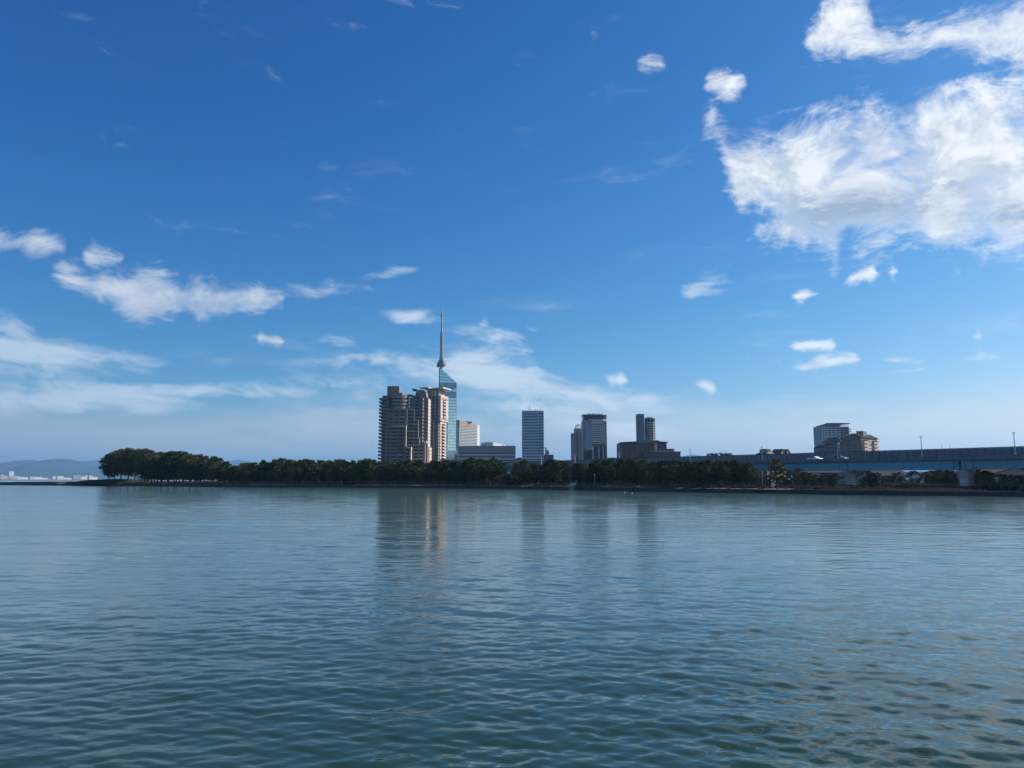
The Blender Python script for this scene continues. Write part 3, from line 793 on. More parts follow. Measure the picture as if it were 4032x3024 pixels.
# ------------------------------------------------------------------ mirror-glass television tower
def build_tower():
    Y = 1030; S = Site(1762, Y, 2.2); z = S.z
    t = thing('television_tower', 'tall blue-green mirror glass television tower with slanted top and lattice mast', 'tower', S.loc, R(12))
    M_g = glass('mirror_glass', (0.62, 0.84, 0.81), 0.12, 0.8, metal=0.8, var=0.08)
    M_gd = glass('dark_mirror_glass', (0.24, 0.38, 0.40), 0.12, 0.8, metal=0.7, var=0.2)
    M_fr = mat('tower_frame', (0.05, 0.085, 0.10), 0.5, var=0.1)
    M_mast = mat('galvanised_mast', (0.34, 0.37, 0.37), 0.5, metal=0.5, var=0.15, scale=0.6)
    x0, x1 = -12.0, 11.9
    zl, zr = z(1449), z(1508)
    # triangular plan with cut corners, top sloping down to the right
    poly = [(x0 + .6, 0), (x1 - .6, 0), (x1, .9), (1.4, 20), (-1.4, 20), (x0, .9)]
    def top(px): return zl + (zr - zl) * min(max((px - x0 - 1.5) / (x1 - x0 - 1.5), 0), 1)
    MB().prism(poly, 0, [top(p[0]) for p in poly]).build('body', M_fr, t)
    cols = 8; cw = (x1 - x0 - 1.2) / cols; rh = 4.0
    n = int(zl / rh) + 1
    for r_ in range(n):
        for c in range(cols):
            a = x0 + .6 + c * cw; za = r_ * rh
            h0, h1 = top(a) - .25, top(a + cw) - .25
            if za + .1 > h0: continue
            yy = 1889 - (za + rh / 2) / S.k
            dark = (1509 < yy < 1530) or (1541 < yy < 1566) or (yy > 1572 and c in (3,)) or (yy > 1768 and c > 2)  # lone dark column imitates the apartment tower's shade in the glass colour
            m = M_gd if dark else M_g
            zt = za + rh - .5
            if zt <= min(h0, h1):
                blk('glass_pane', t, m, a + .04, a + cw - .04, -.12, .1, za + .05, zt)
            else:
                q0, q1 = min(zt, h0), min(zt, h1)
                if q1 < za + .1: q1 = za + .1
                v = [(a + .04, -.12, za + .05), (a + cw - .04, -.12, za + .05), (a + cw - .04, -.12, q1), (a + .04, -.12, q0)]
                v += [(p[0], .1, p[2]) for p in v]
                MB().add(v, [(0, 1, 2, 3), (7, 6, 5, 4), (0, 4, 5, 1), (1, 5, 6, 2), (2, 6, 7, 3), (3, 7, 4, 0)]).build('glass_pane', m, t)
    # right flank, glazed in the same storeys
    fl = Vector((x1 - 1.4, .9 - 20, 0)); L = fl.length; ang = math.atan2(20 - .9, 1.4 - x1)
    for r_ in range(int(zr / rh)):
        o = blk('glass_pane', t, M_g, 0, 1, 0, 1, 0, 1)
        o.scale = (L - .8, .14, rh - .5); o.location = ((x1 + 1.4) / 2, (.9 + 20) / 2, r_ * rh + rh / 2)
        o.rotation_euler = (0, 0, ang)
    blk('edge_fin', t, M_fr, x0 - .5, x0 + .3, -.3, 1.2, 0, zl - 1)
    # low annex at its foot
    solid('annex', t, M_gd, -3.0, 12.5, -6, -.3, 0, z(1774))
    # mast
    mx, my = -9.0, 5.0
    zb = z(1470)
    def ring(py, r0, h, name='platform'):
        MB().cyl(mx, my, z(py), z(py) + h, r0, n=20).build(name, M_mast, t)
    for py, r0, h in ((1441, 4.3, .9), (1436, 6.2, .9), (1431, 5.9, 1.0), (1424, 5.2, .8), (1418.5, 3.8, .6), (1411, 3.4, .6)):
        ring(py, r0, h)
    for k in range(9):
        a = k * 0.7 + .2; rr = 4.6; pz = z(1437 - (k % 3) * 6)
        c = Vector((mx + rr * math.cos(a), my + rr * math.sin(a), pz))
        q = Vector((math.cos(a), math.sin(a), 0))
        MB().bar(c, c + q * .7, 1.1, 10).build('dish_antenna', M_steel, t)
    MB().bar((mx - 5.0, my - 2, z(1446)), (mx - 5.0, my - 2, z(1437)), 1.3, 10).build('antenna_drum', M_dark, t)
    def lattice(z0, z1, r0, r1, step):
        mb = MB(); n = 6; k = max(2, int((z1 - z0) / step))
        pts = []
        for j in range(k + 1):
            u = j / k; rr = r0 + (r1 - r0) * u
            pts.append([(mx + rr * math.cos(2 * math.pi * i / n), my + rr * math.sin(2 * math.pi * i / n), z0 + (z1 - z0) * u) for i in range(n)])
        for j in range(k):
            for i in range(n):
                mb.bar(pts[j][i], pts[j + 1][i], .17, 4)
                mb.bar(pts[j][i], pts[j + 1][(i + 1) % n], .10, 4)
                mb.bar(pts[j][i], pts[j][(i + 1) % n], .10, 4)
        return mb.build('lattice', M_mast, t)
    MB().cyl(mx, my, zb, z(1410), 1.9, n=12).build('mast_core', M_mast, t)
    lattice(z(1445), z(1408), 3.0, 2.6, 3.0)
    MB().cyl(mx, my, z(1410), z(1309), 1.7, 1.5, n=12).build('mast_core', M_mast, t)
    lattice(z(1410), z(1309), 2.35, 1.95, 3.0)
    MB().cyl(mx, my, z(1309), z(1250), 1.25, 1.05, n=10).build('mast_tube', M_mast, t)
    ring(1309, 1.9, 1.2, 'collar')
    ring(1244, 2.1, .9)
    ring(1240, 1.5, 2.0, 'collar')
    MB().cyl(mx, my, z(1250), z(1232), 1.15, .9, n=10).build('mast_tube', M_mast, t)
    MB().cyl(mx, my, z(1232), z(1199), .52, .30, n=8).build('mast_needle', M_steel, t)
build_tower()

# ------------------------------------------------------------------ sail-roofed hotel far behind
def build_hotel():
    S = Site(1832, 1750, 2.5); x, z = S.x, S.z
    t = thing('hotel_tower', 'distant white banded hotel tower with sloping tan crown beside the glass tower', 'hotel', S.loc, R(0))
    M_tan = mat('tan_crown', (0.66, 0.47, 0.32), 0.8, var=0.06)
    M_band = mat('hotel_white', (0.74, 0.74, 0.71), 0.7, var=0.05)
    a, m_, c = x(1770), x(1808), x(1876)
    poly = [(a, 10), (m_, 0), (x(1845), 17), (c, 32), (c + 4, 80), (a, 80)]
    MB().prism(poly, 0, z(1679)).build('core', M_winm, t)
    zz = z(1679)
    i = 0
    while zz > 2:
        b_ = zz - 3.5
        pl = [(p[0], p[1] - (.8 if p[1] < 50 else 0)) for p in poly]
        MB().prism(pl, b_ + .9, zz - .3).build('floor_band', M_band, t)
        zz = b_; i += 1
    tops = [z(1652), z(1654), z(1664), z(1668), z(1668), z(1652)]
    MB().prism(poly, z(1678), tops).build('crown', M_tan, t)
    MB().prism([(x(1803), 1.2), (x(1808.5), -.6), (x(1808.5), 1), (x(1803), 4)], z(1678), z(1654)).build('crown_slot', M_winm, t)
    MB().prism([(x(1828), 12), (x(1855), 18), (x(1857), 40), (x(1828), 40)], z(1661), [z(1657), z(1657.5), z(1657.5), z(1657)]).build('roof_deck', M_dark, t)
    MB().bar((x(1869), 8, z(1668)), (x(1869), 8, z(1658)), .5, 5).build('antenna', M_steel, t)
build_hotel()

# ------------------------------------------------------------------ slate broadcasting block
def build_slate():
    S = Site(1918, 800); x, z = S.x, S.z
    t = thing('broadcasting_building', 'long low slate-grey office block with pale green rooftop plant box', 'office building', S.loc)
    M_slate = mat('slate_panel', (0.25, 0.28, 0.31), 0.55, var=0.05, scale=0.1)
    M_slate2 = mat('pale_slate_panel', (0.36, 0.40, 0.42), 0.55, var=0.05, scale=0.1)
    M_green = mat('plant_green', (0.46, 0.56, 0.53), 0.7, var=0.05)
    M_band = glass('green_strip_window', (0.05, 0.095, 0.115), 0.08, 0.8)
    x0, x1 = x(1805), x(2030); zt = z(1755.5)
    solid('body', t, M_slate2, x0, x1, 0, 34, 0, zt - .05)
    n = 12
    for i in range(n):
        a = x0 + (x1 - x0) * i / n; c = x0 + (x1 - x0) * (i + 1) / n
        blk('panel', t, M_slate, a + .03, c - .03, -.35, -.02, z(1782), zt)
    for yt, yb in ((1782.6, 1786.5), (1796.5, 1801), (1811, 1816)):
        for i in range(n):
            a = x0 + (x1 - x0) * i / n; c = x0 + (x1 - x0) * (i + 1) / n
            winf(t, M_band, a + .08, c - .08, z(yb), z(yt), 0, 'strip_window')
    blk('entrance_recess', t, M_dark, x(1806), x(1828), -.1, .1, z(1800), z(1796))
    for i in range(6):
        wins(t, M_white, 3 + 5 * i, 7 + 5 * i, z(1782), zt - .5, x1, 'side_panel')
        wins(t, M_white, 3 + 5 * i, 7 + 5 * i, z(1812), z(1786), x1, 'side_panel')
    # rooftop box with chamfered left end and long pale right side
    MB().prism([(x(1892), 6), (x(1909), 2), (x(1941), 2), (x(1941), 3), (x(1985), 24), (x(1892), 24)], zt - .3, [z(1744), z(1741), z(1741), z(1741.2), z(1746), z(1744)]).build('plant_box', M_green, t)
    MB().prism([(x(1941.2), 2.2), (x(1987), 12), (x(1987), 13), (x(1941.2), 3.4)], zt - .3, [z(1741), z(1748), z(1748), z(1741)]).build('plant_screen', M_white, t)
    # white sail mark on the box
    mb = MB()
    mb.add([(x(1918), 1.9, z(1755)), (x(1922), 1.9, z(1755)), (x(1920.5), 1.9, z(1745)), (x(1918), 1.7, z(1755)), (x(1922), 1.7, z(1755)), (x(1920.5), 1.7, z(1745))], [(3, 4, 5), (2, 1, 0), (0, 3, 5, 2), (3, 0, 1, 4), (4, 1, 2, 5)])
    mb.add([(x(1923.5), 1.9, z(1755)), (x(1927), 1.9, z(1755)), (x(1925.5), 1.9, z(1751)), (x(1923.5), 1.7, z(1755)), (x(1927), 1.7, z(1755)), (x(1925.5), 1.7, z(1751))], [(3, 4, 5), (2, 1, 0), (0, 3, 5, 2), (3, 0, 1, 4), (4, 1, 2, 5)])
    mb.build('sail_mark', M_white, t)
    for a in (1982, 1997, 2018):
        MB().bar((x(a), 10, zt - .2), (x(a), 10, z(1746)), .25, 5).build('antenna', M_steel, t)
    # white frame bay at the left foot
    o = solid('white_bay', t, M_white, x(1788), x(1804.5), 1, 9, 0, z(1779))
    for r_ in range(2):
        for c in range(2):
            winf(t, M_band, x(1790 + 7 * c), x(1795.5 + 7 * c), z(1801 + 11 * r_), z(1792 + 11 * r_), 1)
build_slate()

# ------------------------------------------------------------------ blue office tower
def build_blue():
    S = Site(2099, 1070); x, z = S.x, S.z
    t = thing('blue_office_tower', 'blue-grey slab office tower with strip windows and white roof antennas', 'office building', S.loc)
    M_p = mat('blue_grey_panel', (0.36, 0.43, 0.50), 0.4, metal=0.2, var=0.05, scale=0.05)
    M_s = glass('blue_strip_window', (0.035, 0.075, 0.135), 0.08, 0.9)
    M_b = glass('bright_blue_window', (0.055, 0.135, 0.22), 0.08, 0.9)
    x0, x1, xm = x(2056), x(2141.5), x(2122)
    zt = z(1618.5)
    solid('body', t, M_p, x0, x1, .05, 26, 0, zt)
    fh = 11.2 * S.k
    for i in range(18):
        zz = zt - .8 - (i + 1) * fh
        if zz < 0: break
        for c in range(4):
            a = x0 + .3 + (xm - x0 - .3) * c / 4; e = x0 + .3 + (xm - x0 - .3) * (c + 1) / 4
            blk('spandrel', t, M_p, a + .02, e - .04, -.25, 0, zz + 1.25, zz + fh - .04)
            winf(t, M_s, a, e - .02, zz + .04, zz + 1.2, .05, 'strip_window')
        winf(t, M_b, xm + .1, x1 - .3, zz + .1, zz + 2.1, .05, 'corner_window')
        blk('corner_spandrel', t, M_white if i < 8 else M_p, x1 - 3.0, x1 - .9, -.2, 0, zz + 2.4, zz + 3.5)
        blk('corner_spandrel', t, M_p, xm + .1, x1 - 3.1, -.15, 0, zz + 2.2, zz + fh - .05)
    solid('parapet', t, M_dark, x0 - .1, x1 + .1, -.3, 26.2, zt + .02, zt + .5)
    # antennas
    mb = MB()
    for s in (-1, 1):
        mb.bar((x(2086) + s * 1.6, 8, zt), (x(2086) + s * .5, 8, z(1599)), .28, 5)
    for h in (1612, 1607, 1602): mb.bar((x(2084), 8, z(h)), (x(2089), 8, z(h - 2)), .2, 4)
    mb.bar((x(2087.5), 8, z(1601)), (x(2087.5), 8, z(1591)), .45, 6)
    mb.bar((x(2089), 7.3, z(1609)), (x(2092), 7, z(1610)), 1.3, 10, r1=.3)
    mb.build('antenna_tower', M_white, t)
    mb = MB().bar((x(2111), 8, zt), (x(2111), 8, z(1609)), .3, 5)
    for dx, h in ((-4, 1611), (4, 1611), (-2.5, 1613.5), (2.5, 1608.5)): mb.bar((x(2111), 8, z(1613)), (x(2111 + dx), 8, z(h)), .2, 4)
    mb.build('dish_frame', M_steel, t)
    MB().bar((x(2130), 6, zt), (x(2130), 6, z(1604)), .3, 5).build('whip_antenna', M_steel, t)
    # neighbour in front of its right foot
    S = Site(2160, 960); x, z = S.x, S.z
    t = thing('terraced_building', 'small dark block with white banded upper floors next to the blue office tower', 'building', S.loc)
    solid('base', t, M_s, x(2143), x(2168), 0, 16, 0, z(1790))
    solid('annex', t, mat('grey_green_panel', (0.15, 0.19, 0.20), .7), x(2168.2), x(2179.5), 1, 14, 0, z(1790))
    for i in range(4):
        yy = 1772 + i * 5
        MB().cyl((x(2145) + x(2168)) / 2, 8, z(yy + 1.8), z(yy), (x(2168) - x(2145)) / 2, n=16).build('white_floor', M_white, t)
    MB().cyl((x(2145) + x(2168)) / 2, 8, z(1790), z(1773), (x(2168) - x(2145)) / 2 - .8, n=16).build('upper_core', M_win, t)
    MB().box(x(2143), x(2152), 2, 8, z(1764.5), z(1762)).box(x(2148), x(2152), 3, 8, z(1775), z(1764.5)).build('roof_frame', M_dark, t)
build_blue()

# ------------------------------------------------------------------ crowned residential tower with its round wing
def build_crowned():
    S = Site(2330, 900); x, z = S.x, S.z
    t = thing('crowned_residential_tower', 'grey residential tower with white rooftop crown and dark glass base', 'apartment building', S.loc)
    M_gw = mat('grey_white_wall', (0.52, 0.53, 0.53), 0.75, var=0.06, streak=0.1)
    M_gp = mat('steel_blue_panel', (0.29, 0.325, 0.37), 0.6, var=0.06)
    M_gr = mat('green_grey_wall', (0.36, 0.44, 0.42), 0.7, var=0.1)
    M_navy = glass('navy_glass', (0.018, 0.03, 0.048), 0.07, 0.9)
    M_rust = mat('red_brown_tile', (0.24, 0.11, 0.08), 0.8)
    zt = z(1655)
    solid('body', t, M_gw, x(2331), x(2382), 0, 24, z(1745), zt)
    solid('left_shaft', t, M_gp, x(2306), x(2330.8), -1.5, 22, z(1771), z(1673))
    solid('rear_core', t, M_gr, x(2297), x(2331), 4, 26, 0, zt)
    for i in range(17):
        yy = 1661 + 8.9 * i
        if yy > 1808: break
        b_ = blk('balcony', t, M_gw, x(2296), x(2307.5), 1.0, 4.0, z(yy + 5), z(yy + 1.2))
        winf(t, M_win, x(2298), x(2305.5), z(yy + 1), z(yy - 3), 4.0)
    for i in range(10):
        yy = 1658 + 8.9 * i
        if i >= 1:
            for a, c in ((2334.5, 2339), (2343, 2348.5), (2350.5, 2356), (2359, 2364.5), (2366.5, 2372), (2374.5, 2379)):
                winf(t, M_win if (i + int(a)) % 4 else M_winm, x(a), x(c), z(yy + 6.5), z(yy + 2), 0)
            blk('floor_line', t, M_white, x(2333), x(2381), -.35, 0, z(yy + 8.6), z(yy + 7.4))
    # sunlit right flank
    solid('right_flank', t, M_pink, x(2382.2), x(2390.5), 1.5, 25, 0, zt - 1)
    for i in range(18):
        yy = 1664 + 8.9 * i
        if yy > 1808: break
        winf(t, M_win, x(2383.5), x(2388.5), z(yy + 5), z(yy + 1), 1.5)
        wins(t, M_win, 5, 9, z(yy + 5), z(yy + 1), x(2390.5))
    # red-brown belt and glass base
    solid('belt', t, M_rust, x(2331), x(2382), -.3, 20, z(1756), z(1745.05))
    solid('glass_base', t, M_navy, x(2336), x(2382), -.6, 18, 0, z(1756.05))
    for a in (2333, 2356, 2372):
        blk('column', t, M_gw, x(a), x(a + 3.5), -1.6, -.7, 0, z(1757))
    solid('glass_base', t, M_navy, x(2300), x(2332), -2.0, 3.9, 0, z(1771.2))
    # crown
    MB().prism([(x(2298), 2), (x(2318), -1), (x(2375), -1), (x(2391), 3), (x(2391), 22), (x(2298), 22)], z(1652), z(1634)).build('crown_glass', M_navy, t)
    MB().prism([(x(2296), 1), (x(2317), -2), (x(2376), -2), (x(2392), 2), (x(2392), 23), (x(2296), 23)], z(1634), z(1631)).build('crown_slab', M_white, t)
    MB().prism([(x(2318), -1.8), (x(2376), -1.8), (x(2392), 2.2), (x(2392), 23), (x(2318), 23)], z(1655), z(1652.1)).build('crown_slab', M_white, t)
    solid('roof_house', t, M_white, x(2318), x(2370), 4, 18, z(1631), z(1626.5))
    for a, c in ((2322, 2327), (2335, 2342)): winf(t, M_win, x(a), x(c), z(1631), z(1627.5), 4)
    for a in (2300, 2306, 2378, 2384): 
        for yy in (1637, 1644): winf(t, M_gr, x(a), x(a + 4), z(yy + 5), z(yy), 1.6, 'crown_panel')
    # round wing on the left
    S = Site(2275, 930); x, z = S.x, S.z
    t = thing('round_residential_wing', 'lower round-fronted grey tower with ribbed dome beside the crowned tower', 'apartment building', S.loc)
    M_lil = mat('lilac_grey_panel', (0.33, 0.32, 0.345), 0.7, var=0.06)
    cx = (x(2261) + x(2297)) / 2; r = (x(2297) - x(2261)) / 2
    MB().cyl(cx, r, 0, z(1697), r, n=28).build('body', M_lil, t)
    MB().cyl(cx, r, z(1697), z(1686), r * .98, n=28).build('top_glass', glass('sky_glass', (0.16, 0.25, 0.30), .08, .9, .4), t)
    for i in range(13):
        blk('panel_joint', t, M_dark, cx - r * .5, cx + r * .55, -.06, r, z(1697 + 9 * i) - .07, z(1697 + 9 * i) + .07)
    blk('window_strip', t, M_win, cx - r * .45, cx - r * .15, .05, 2, 1, z(1699))
    solid('left_slab', t, M_lil, x(2253), x(2263), 3, 22, 0, z(1705))
    for i in range(11):
        blk('balcony', t, M_gw, x(2255), x(2263.5), 1.2, 3.0, z(1716 + 9 * i), z(1712 + 9 * i))
    solid('right_slab', t, M_lil, x(2288), x(2298), -1, 20, 0, z(1700))
    for i in range(12):
        winf(t, M_win, x(2290), x(2297), z(1710 + 9 * i), z(1705 + 9 * i), -1)
    dc = x(2282); dr = (x(2298) - x(2266)) / 2
    for k in range(9):
        a = math.pi * k / 8
        pts = [Vector((dc + dr * math.cos(a) * math.cos(b_), r + dr * math.sin(a) * math.cos(b_) - dr * .3, z(1686) + (z(1670) - z(1686)) * math.sin(b_))) for b_ in [math.pi / 2 * j / 6 for j in range(7)]]
        mb = MB()
        for p, q in zip(pts[:-1], pts[1:]): mb.bar(p, q, .35, 4)
        mb.build('dome_rib', M_white, t)
    MB().cyl(dc, r, z(1674), z(1671), dr * .75, dr * .3, n=16).build('dome_cap', M_palepink, t)
build_crowned()

# ------------------------------------------------------------------ brown hall with lookout tower
def build_hall():
    S = Site(2550, 700); x, z = S.x, S.z
    t = thing('brown_hall', 'brown ribbed hall with grey slab tower and stacked round balconies', 'building', S.loc)
    M_br = mat('brown_rib', (0.19, 0.125, 0.11), 0.85, var=0.08, scale=0.2, streak=0.1)
    M_br2 = mat('red_brown_rib', (0.24, 0.135, 0.115), 0.85, var=0.08, scale=0.2, streak=0.1)
    M_gs = mat('grey_slab', (0.20, 0.23, 0.245), 0.8, var=0.06, streak=0.12)
    M_gl = mat('grey_slab_pale', (0.36, 0.38, 0.38), 0.8, var=0.06)
    M_rf = mat('brown_roof', (0.10, 0.09, 0.09), 0.8)
    M_tan = mat('tan_stone', (0.62, 0.47, 0.34), 0.8, var=0.05)
    solid('hall', t, M_br, x(2448), x(2575), .8, 34, 0, z(1743))
    n = 18
    for i in range(n):
        a = x(2449 + (2574 - 2449) * (i + .5) / n); rr = (x(2574) - x(2449)) / n / 2
        MB().cyl(a, .8, 0, z(1746 if i < 9 else 1742), rr * .99, n=12).build('rib', M_br2 if i % 3 == 2 else M_br, t, smooth=False)
    MB().prism([(x(2443), -1.5), (x(2513), -1.5), (x(2513), 20), (x(2443), 20)], z(1743.2) + .02, [z(1741.2), z(1737.6), z(1737.6), z(1741.2)]).build('roof_edge', M_rf, t)
    # slab tower
    MB().prism([(x(2514), 5), (x(2518), 2.6), (x(2540.5), 2.6), (x(2540.5), 12), (x(2514), 12)], 0, z(1629)).build('slab_tower', M_gs, t)
    # stacked balconies
    cx = (x(2540) + x(2583)) / 2 + 1; r = (x(2586) - x(2540)) / 2
    def octo(rr, cy=8):
        return [(cx + rr * math.cos(math.pi / 8 + math.pi / 4 * i), cy + rr * math.sin(math.pi / 8 + math.pi / 4 * i)) for i in range(8)]
    MB().prism(octo(r * .86), z(1740), z(1645)).build('balcony_core', M_win, t)
    for i in range(8):
        yy = 1660 + 9.7 * i
        MB().prism(octo(r * 1.04), z(yy + 5), z(yy)).build('balcony_ring', M_gl, t)
    for i in range(5):
        a = math.pi * (1.1 + .2 * i)
        blk('pier', t, M_gl, cx + r * .88 * math.cos(a) - .3, cx + r * .88 * math.cos(a) + .3, 8 + r * .88 * math.sin(a) - .3, 8 + r * .88 * math.sin(a) + .3, z(1738), z(1645))
    MB().prism(octo(r * 1.02), z(1647), z(1643.5)).build('pavilion_roof', M_gl, t)
    MB().prism(octo(r * .7), z(1643.5), z(1641)).build('pavilion_roof', M_gl, t)
    solid('podium', t, M_gs, x(2518), x(2597), 1.5, 22, z(1743.5), z(1733))
    # sunlit panel and the right wing under its flat roof
    solid('right_wing', t, M_br, x(2590), x(2627), 2.2, 24, 0, z(1743))
    MB().prism([(x(2576.5), -.3), (x(2588.5), .3), (x(2588.5), 2), (x(2576.5), 2)], 0, z(1743)).build('tan_wall', M_tan, t)
    MB().prism([(x(2572), -2.5), (x(2629), -2), (x(2629), 20), (x(2572), 20)], z(1743) + .03, [z(1736.8), z(1740), z(1740), z(1736.8)]).build('roof_edge', M_rf, t)
    for a, c, p, q in ((2592, 2600, 1750, 1768), (2607, 2613, 1752, 1766), (2615, 2618, 1753, 1766)):
        winf(t, M_winm, x(a), x(c), z(q), z(p), 2.2)
    # low front buildings
    solid('front_wing', t, M_br, x(2536), x(2648), -8, -.4, 0, z(1781))
    MB().prism([(x(2533), -10), (x(2568), -10), (x(2650), -9), (x(2650), -.4), (x(2533), -.4)], z(1781) + .02, [z(1783), z(1776.5), z(1776.5), z(1776.5), z(1783)]).build('roof_edge', M_gl, t)
    MB().prism([(x(2588), -7), (x(2647), -7), (x(2649), -1), (x(2586), -1)], z(1776.6), [z(1769), z(1768), z(1768), z(1768)]).build('upper_roof', M_rf, t)
    solid('front_wing', t, M_br2, x(2648.3), x(2672), -7, 8, 0, z(1782))
    MB().box(x(2645), x(2674), -8, 8, z(1781.8), z(1779)).build('roof_edge', M_rf, t)
    winf(t, M_winm, x(2625), x(2635), z(1803), z(1788), -8)
    for i in range(4): blk('mullion', t, M_br2, x(2560 + 14 * i), x(2561.2 + 14 * i), -8.25, -8, 0, z(1782))
    # green stair balconies at the left end
    M_gn = mat('grey_green_rail', (0.28, 0.33, 0.30), 0.7)
    for i in range(7):
        MB().cyl(x(2443), 2.5, z(1757 + 7.5 * i), z(1752.5 + 7.5 * i), 2.0, n=10).build('stair_landing', M_gn, t)
    MB().cyl(x(2443), 2.5, 0, z(1748), 1.1, n=8).build('stair_core', M_gs, t)
build_hall()

# ------------------------------------------------------------------ right hand blocks
def build_right_blocks():
    S = Site(3285, 1010); x, z = S.x, S.z
    t = thing('grey_apartment_block', 'tall pale grey apartment block with gridded balconies and overhanging flat roof', 'apartment building', S.loc)
    M_g = mat('cool_grey_wall', (0.52, 0.55, 0.58), 0.75, var=0.06, streak=0.08)
    M_gd = mat('brown_grey_wall', (0.20, 0.21, 0.22), 0.75, var=0.06)
    poly = [(x(3216), 9), (x(3241), 0), (x(3262), 0.0), (x(3312), 0), (x(3351), 3), (x(3356), 9), (x(3356), 34), (x(3213) + 14, 34)]
    MB().prism(poly, 0, z(1680)).build('body', M_g, t)
    solid('brown_face', t, M_gd, x(3312), x(3343), -.6, 3.4, 0, z(1681))
    MB().prism([(x(3222), 6), (x(3256), -2), (x(3312), -2), (x(3312), 30), (x(3222) + 11, 30)], z(1679), [z(1678), z(1667), z(1667), z(1667), z(1678)]).build('roof_house', M_gd, t)
    MB().prism([(x(3256), -3), (x(3349), -3), (x(3349), 30), (x(3256) + 8, 30)], z(1668.5), z(1666)).build('roof_overhang', M_dark, t)
    for k in range(6): MB().bar((x(3318 + 5 * k), -.5, z(1680)), (x(3318 + 5 * k), -.5, z(1668.5)), .25, 5).build('roof_post', M_dark, t)
    for i in range(14):
        yy = 1684 + 8.9 * i
        if yy > 1800: break
        for a, c in ((3263.5, 3275), (3279.5, 3292), (3295.5, 3308.5)):
            winf(t, M_win, x(a), x(c), z(yy + 6), z(yy + .6), 0, 'loggia')
            blk('loggia_rail', t, M_g, x(a), x(c), -.3, -.06, z(yy + 6), z(yy + 4.2))
        for a, c in ((3243, 3248), (3253, 3259)): winf(t, M_winm, x(a), x(c), z(yy + 5.5), z(yy + .6), 0)
        for u in (.12, .40, .68):
            o = blk('window', t, M_win, 0, 1, 0, 1, 0, 1)
            p = Vector((x(3216), 9)).lerp(Vector((x(3241), 0)), u + .1)
            o.location = (p.x, p.y, z(yy + 3)); o.scale = (1.9, .3, 4.6 * S.k)
            o.rotation_euler = (0, 0, math.atan2(-9, x(3241) - x(3213)))
        for a, c in ((3315, 3321), (3325, 3331), (3334, 3340)): winf(t, M_winm, x(a), x(c), z(yy + 5), z(yy + 1), -.6)
        blk('balcony', t, M_g, x(3345), x(3358), 2.0, 8, z(yy + 7), z(yy + 4))
    # brown stepped apartment house with a sunlit end
    S = Site(3370, 650); x, z = S.x, S.z
    t = thing('brown_apartment_house', 'brown stepped apartment house with dark pitched roof and sunlit beige balcony front', 'apartment building', S.loc)
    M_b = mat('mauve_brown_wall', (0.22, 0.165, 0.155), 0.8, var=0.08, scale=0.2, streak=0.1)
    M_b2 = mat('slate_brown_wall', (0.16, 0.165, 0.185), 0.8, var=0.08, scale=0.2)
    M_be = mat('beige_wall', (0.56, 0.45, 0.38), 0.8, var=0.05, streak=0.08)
    M_rf = mat('dark_roof', (0.06, 0.062, 0.068), 0.95, spec=0.05, var=0.15, scale=1.5)
    # gable wall (shade) towards the water, balcony wall (sun) to the right
    gxs = [x(3306), x(3388)]; pk = x(3362)
    dl = Vector((x(3452) - x(3388) + 10.5, 23.0))               # direction of the sunlit front
    def back(p, u): return (p[0] + dl.x * u, p[1] + dl.y * u)
    A, B_, P_ = (x(3306), 0), (x(3388), -2), (pk, -1.4)
    v = []
    for u in (0, 1):
        a, b_, p = back(A, u), back(B_, u), back(P_, u)
        v += [(a[0], a[1], 0), (b_[0], b_[1], 0), (b_[0], b_[1], z(1724)), (p[0], p[1], z(1709.5)), (a[0], a[1], z(1733))]
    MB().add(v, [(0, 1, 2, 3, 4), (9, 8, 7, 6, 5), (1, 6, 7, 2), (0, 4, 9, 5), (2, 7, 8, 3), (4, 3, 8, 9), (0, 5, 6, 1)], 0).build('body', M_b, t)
    # roof slabs
    def slab(p, q, zp, zq, name):
        mb = MB(); vv = []
        for off in (0.25, 0.75):
            for (c, h) in ((p, zp), (q, zq)):
                for u in (-.03, 1.04):
                    e = back(c, u); vv.append((e[0], e[1], h + off))
        mb.add(vv, [(0, 1, 3, 2), (4, 6, 7, 5), (0, 2, 6, 4), (1, 5, 7, 3), (0, 4, 5, 1), (2, 3, 7, 6)])
        mb.build(name, M_rf, t)
    slab(P_, (B_[0] + 1.2, B_[1] - .2), z(1709.5), z(1726), 'roof')
    slab((A[0] - 1, A[1]), P_, z(1735), z(1709.5), 'roof')
    # chimney box with rounded pale front
    c0 = back(P_, .18); c1 = back(P_, .62)
    MB().prism([(c0[0] - .5, c0[1]), (c0[0] + 5.5, c0[1] + .5), (c1[0] + 2.5, c1[1]), (c1[0] - 2.5, c1[1])], z(1716), z(1696)).build('roof_box', M_b2, t)
    e = Vector((x(3387), 4.0))
    MB().prism([(x(3386.5), 2.2), (x(3398), 5), (x(3397.5), 6.0), (x(3386.5), 4)], z(1713), [z(1696.5), z(1699), z(1699), z(1696.5)]).build('roof_box_front', M_be, t)
    # sunlit front: wall skin, balconies and windows laid along it
    ang = math.atan2(dl.y, dl.x); L = dl.length
    fr = empty('sunlit_front', (B_[0], B_[1], 0), ang); fr.parent = t
    solid('front_wall', fr, M_be, 0, L, -.22, -.02, 0, z(1726))
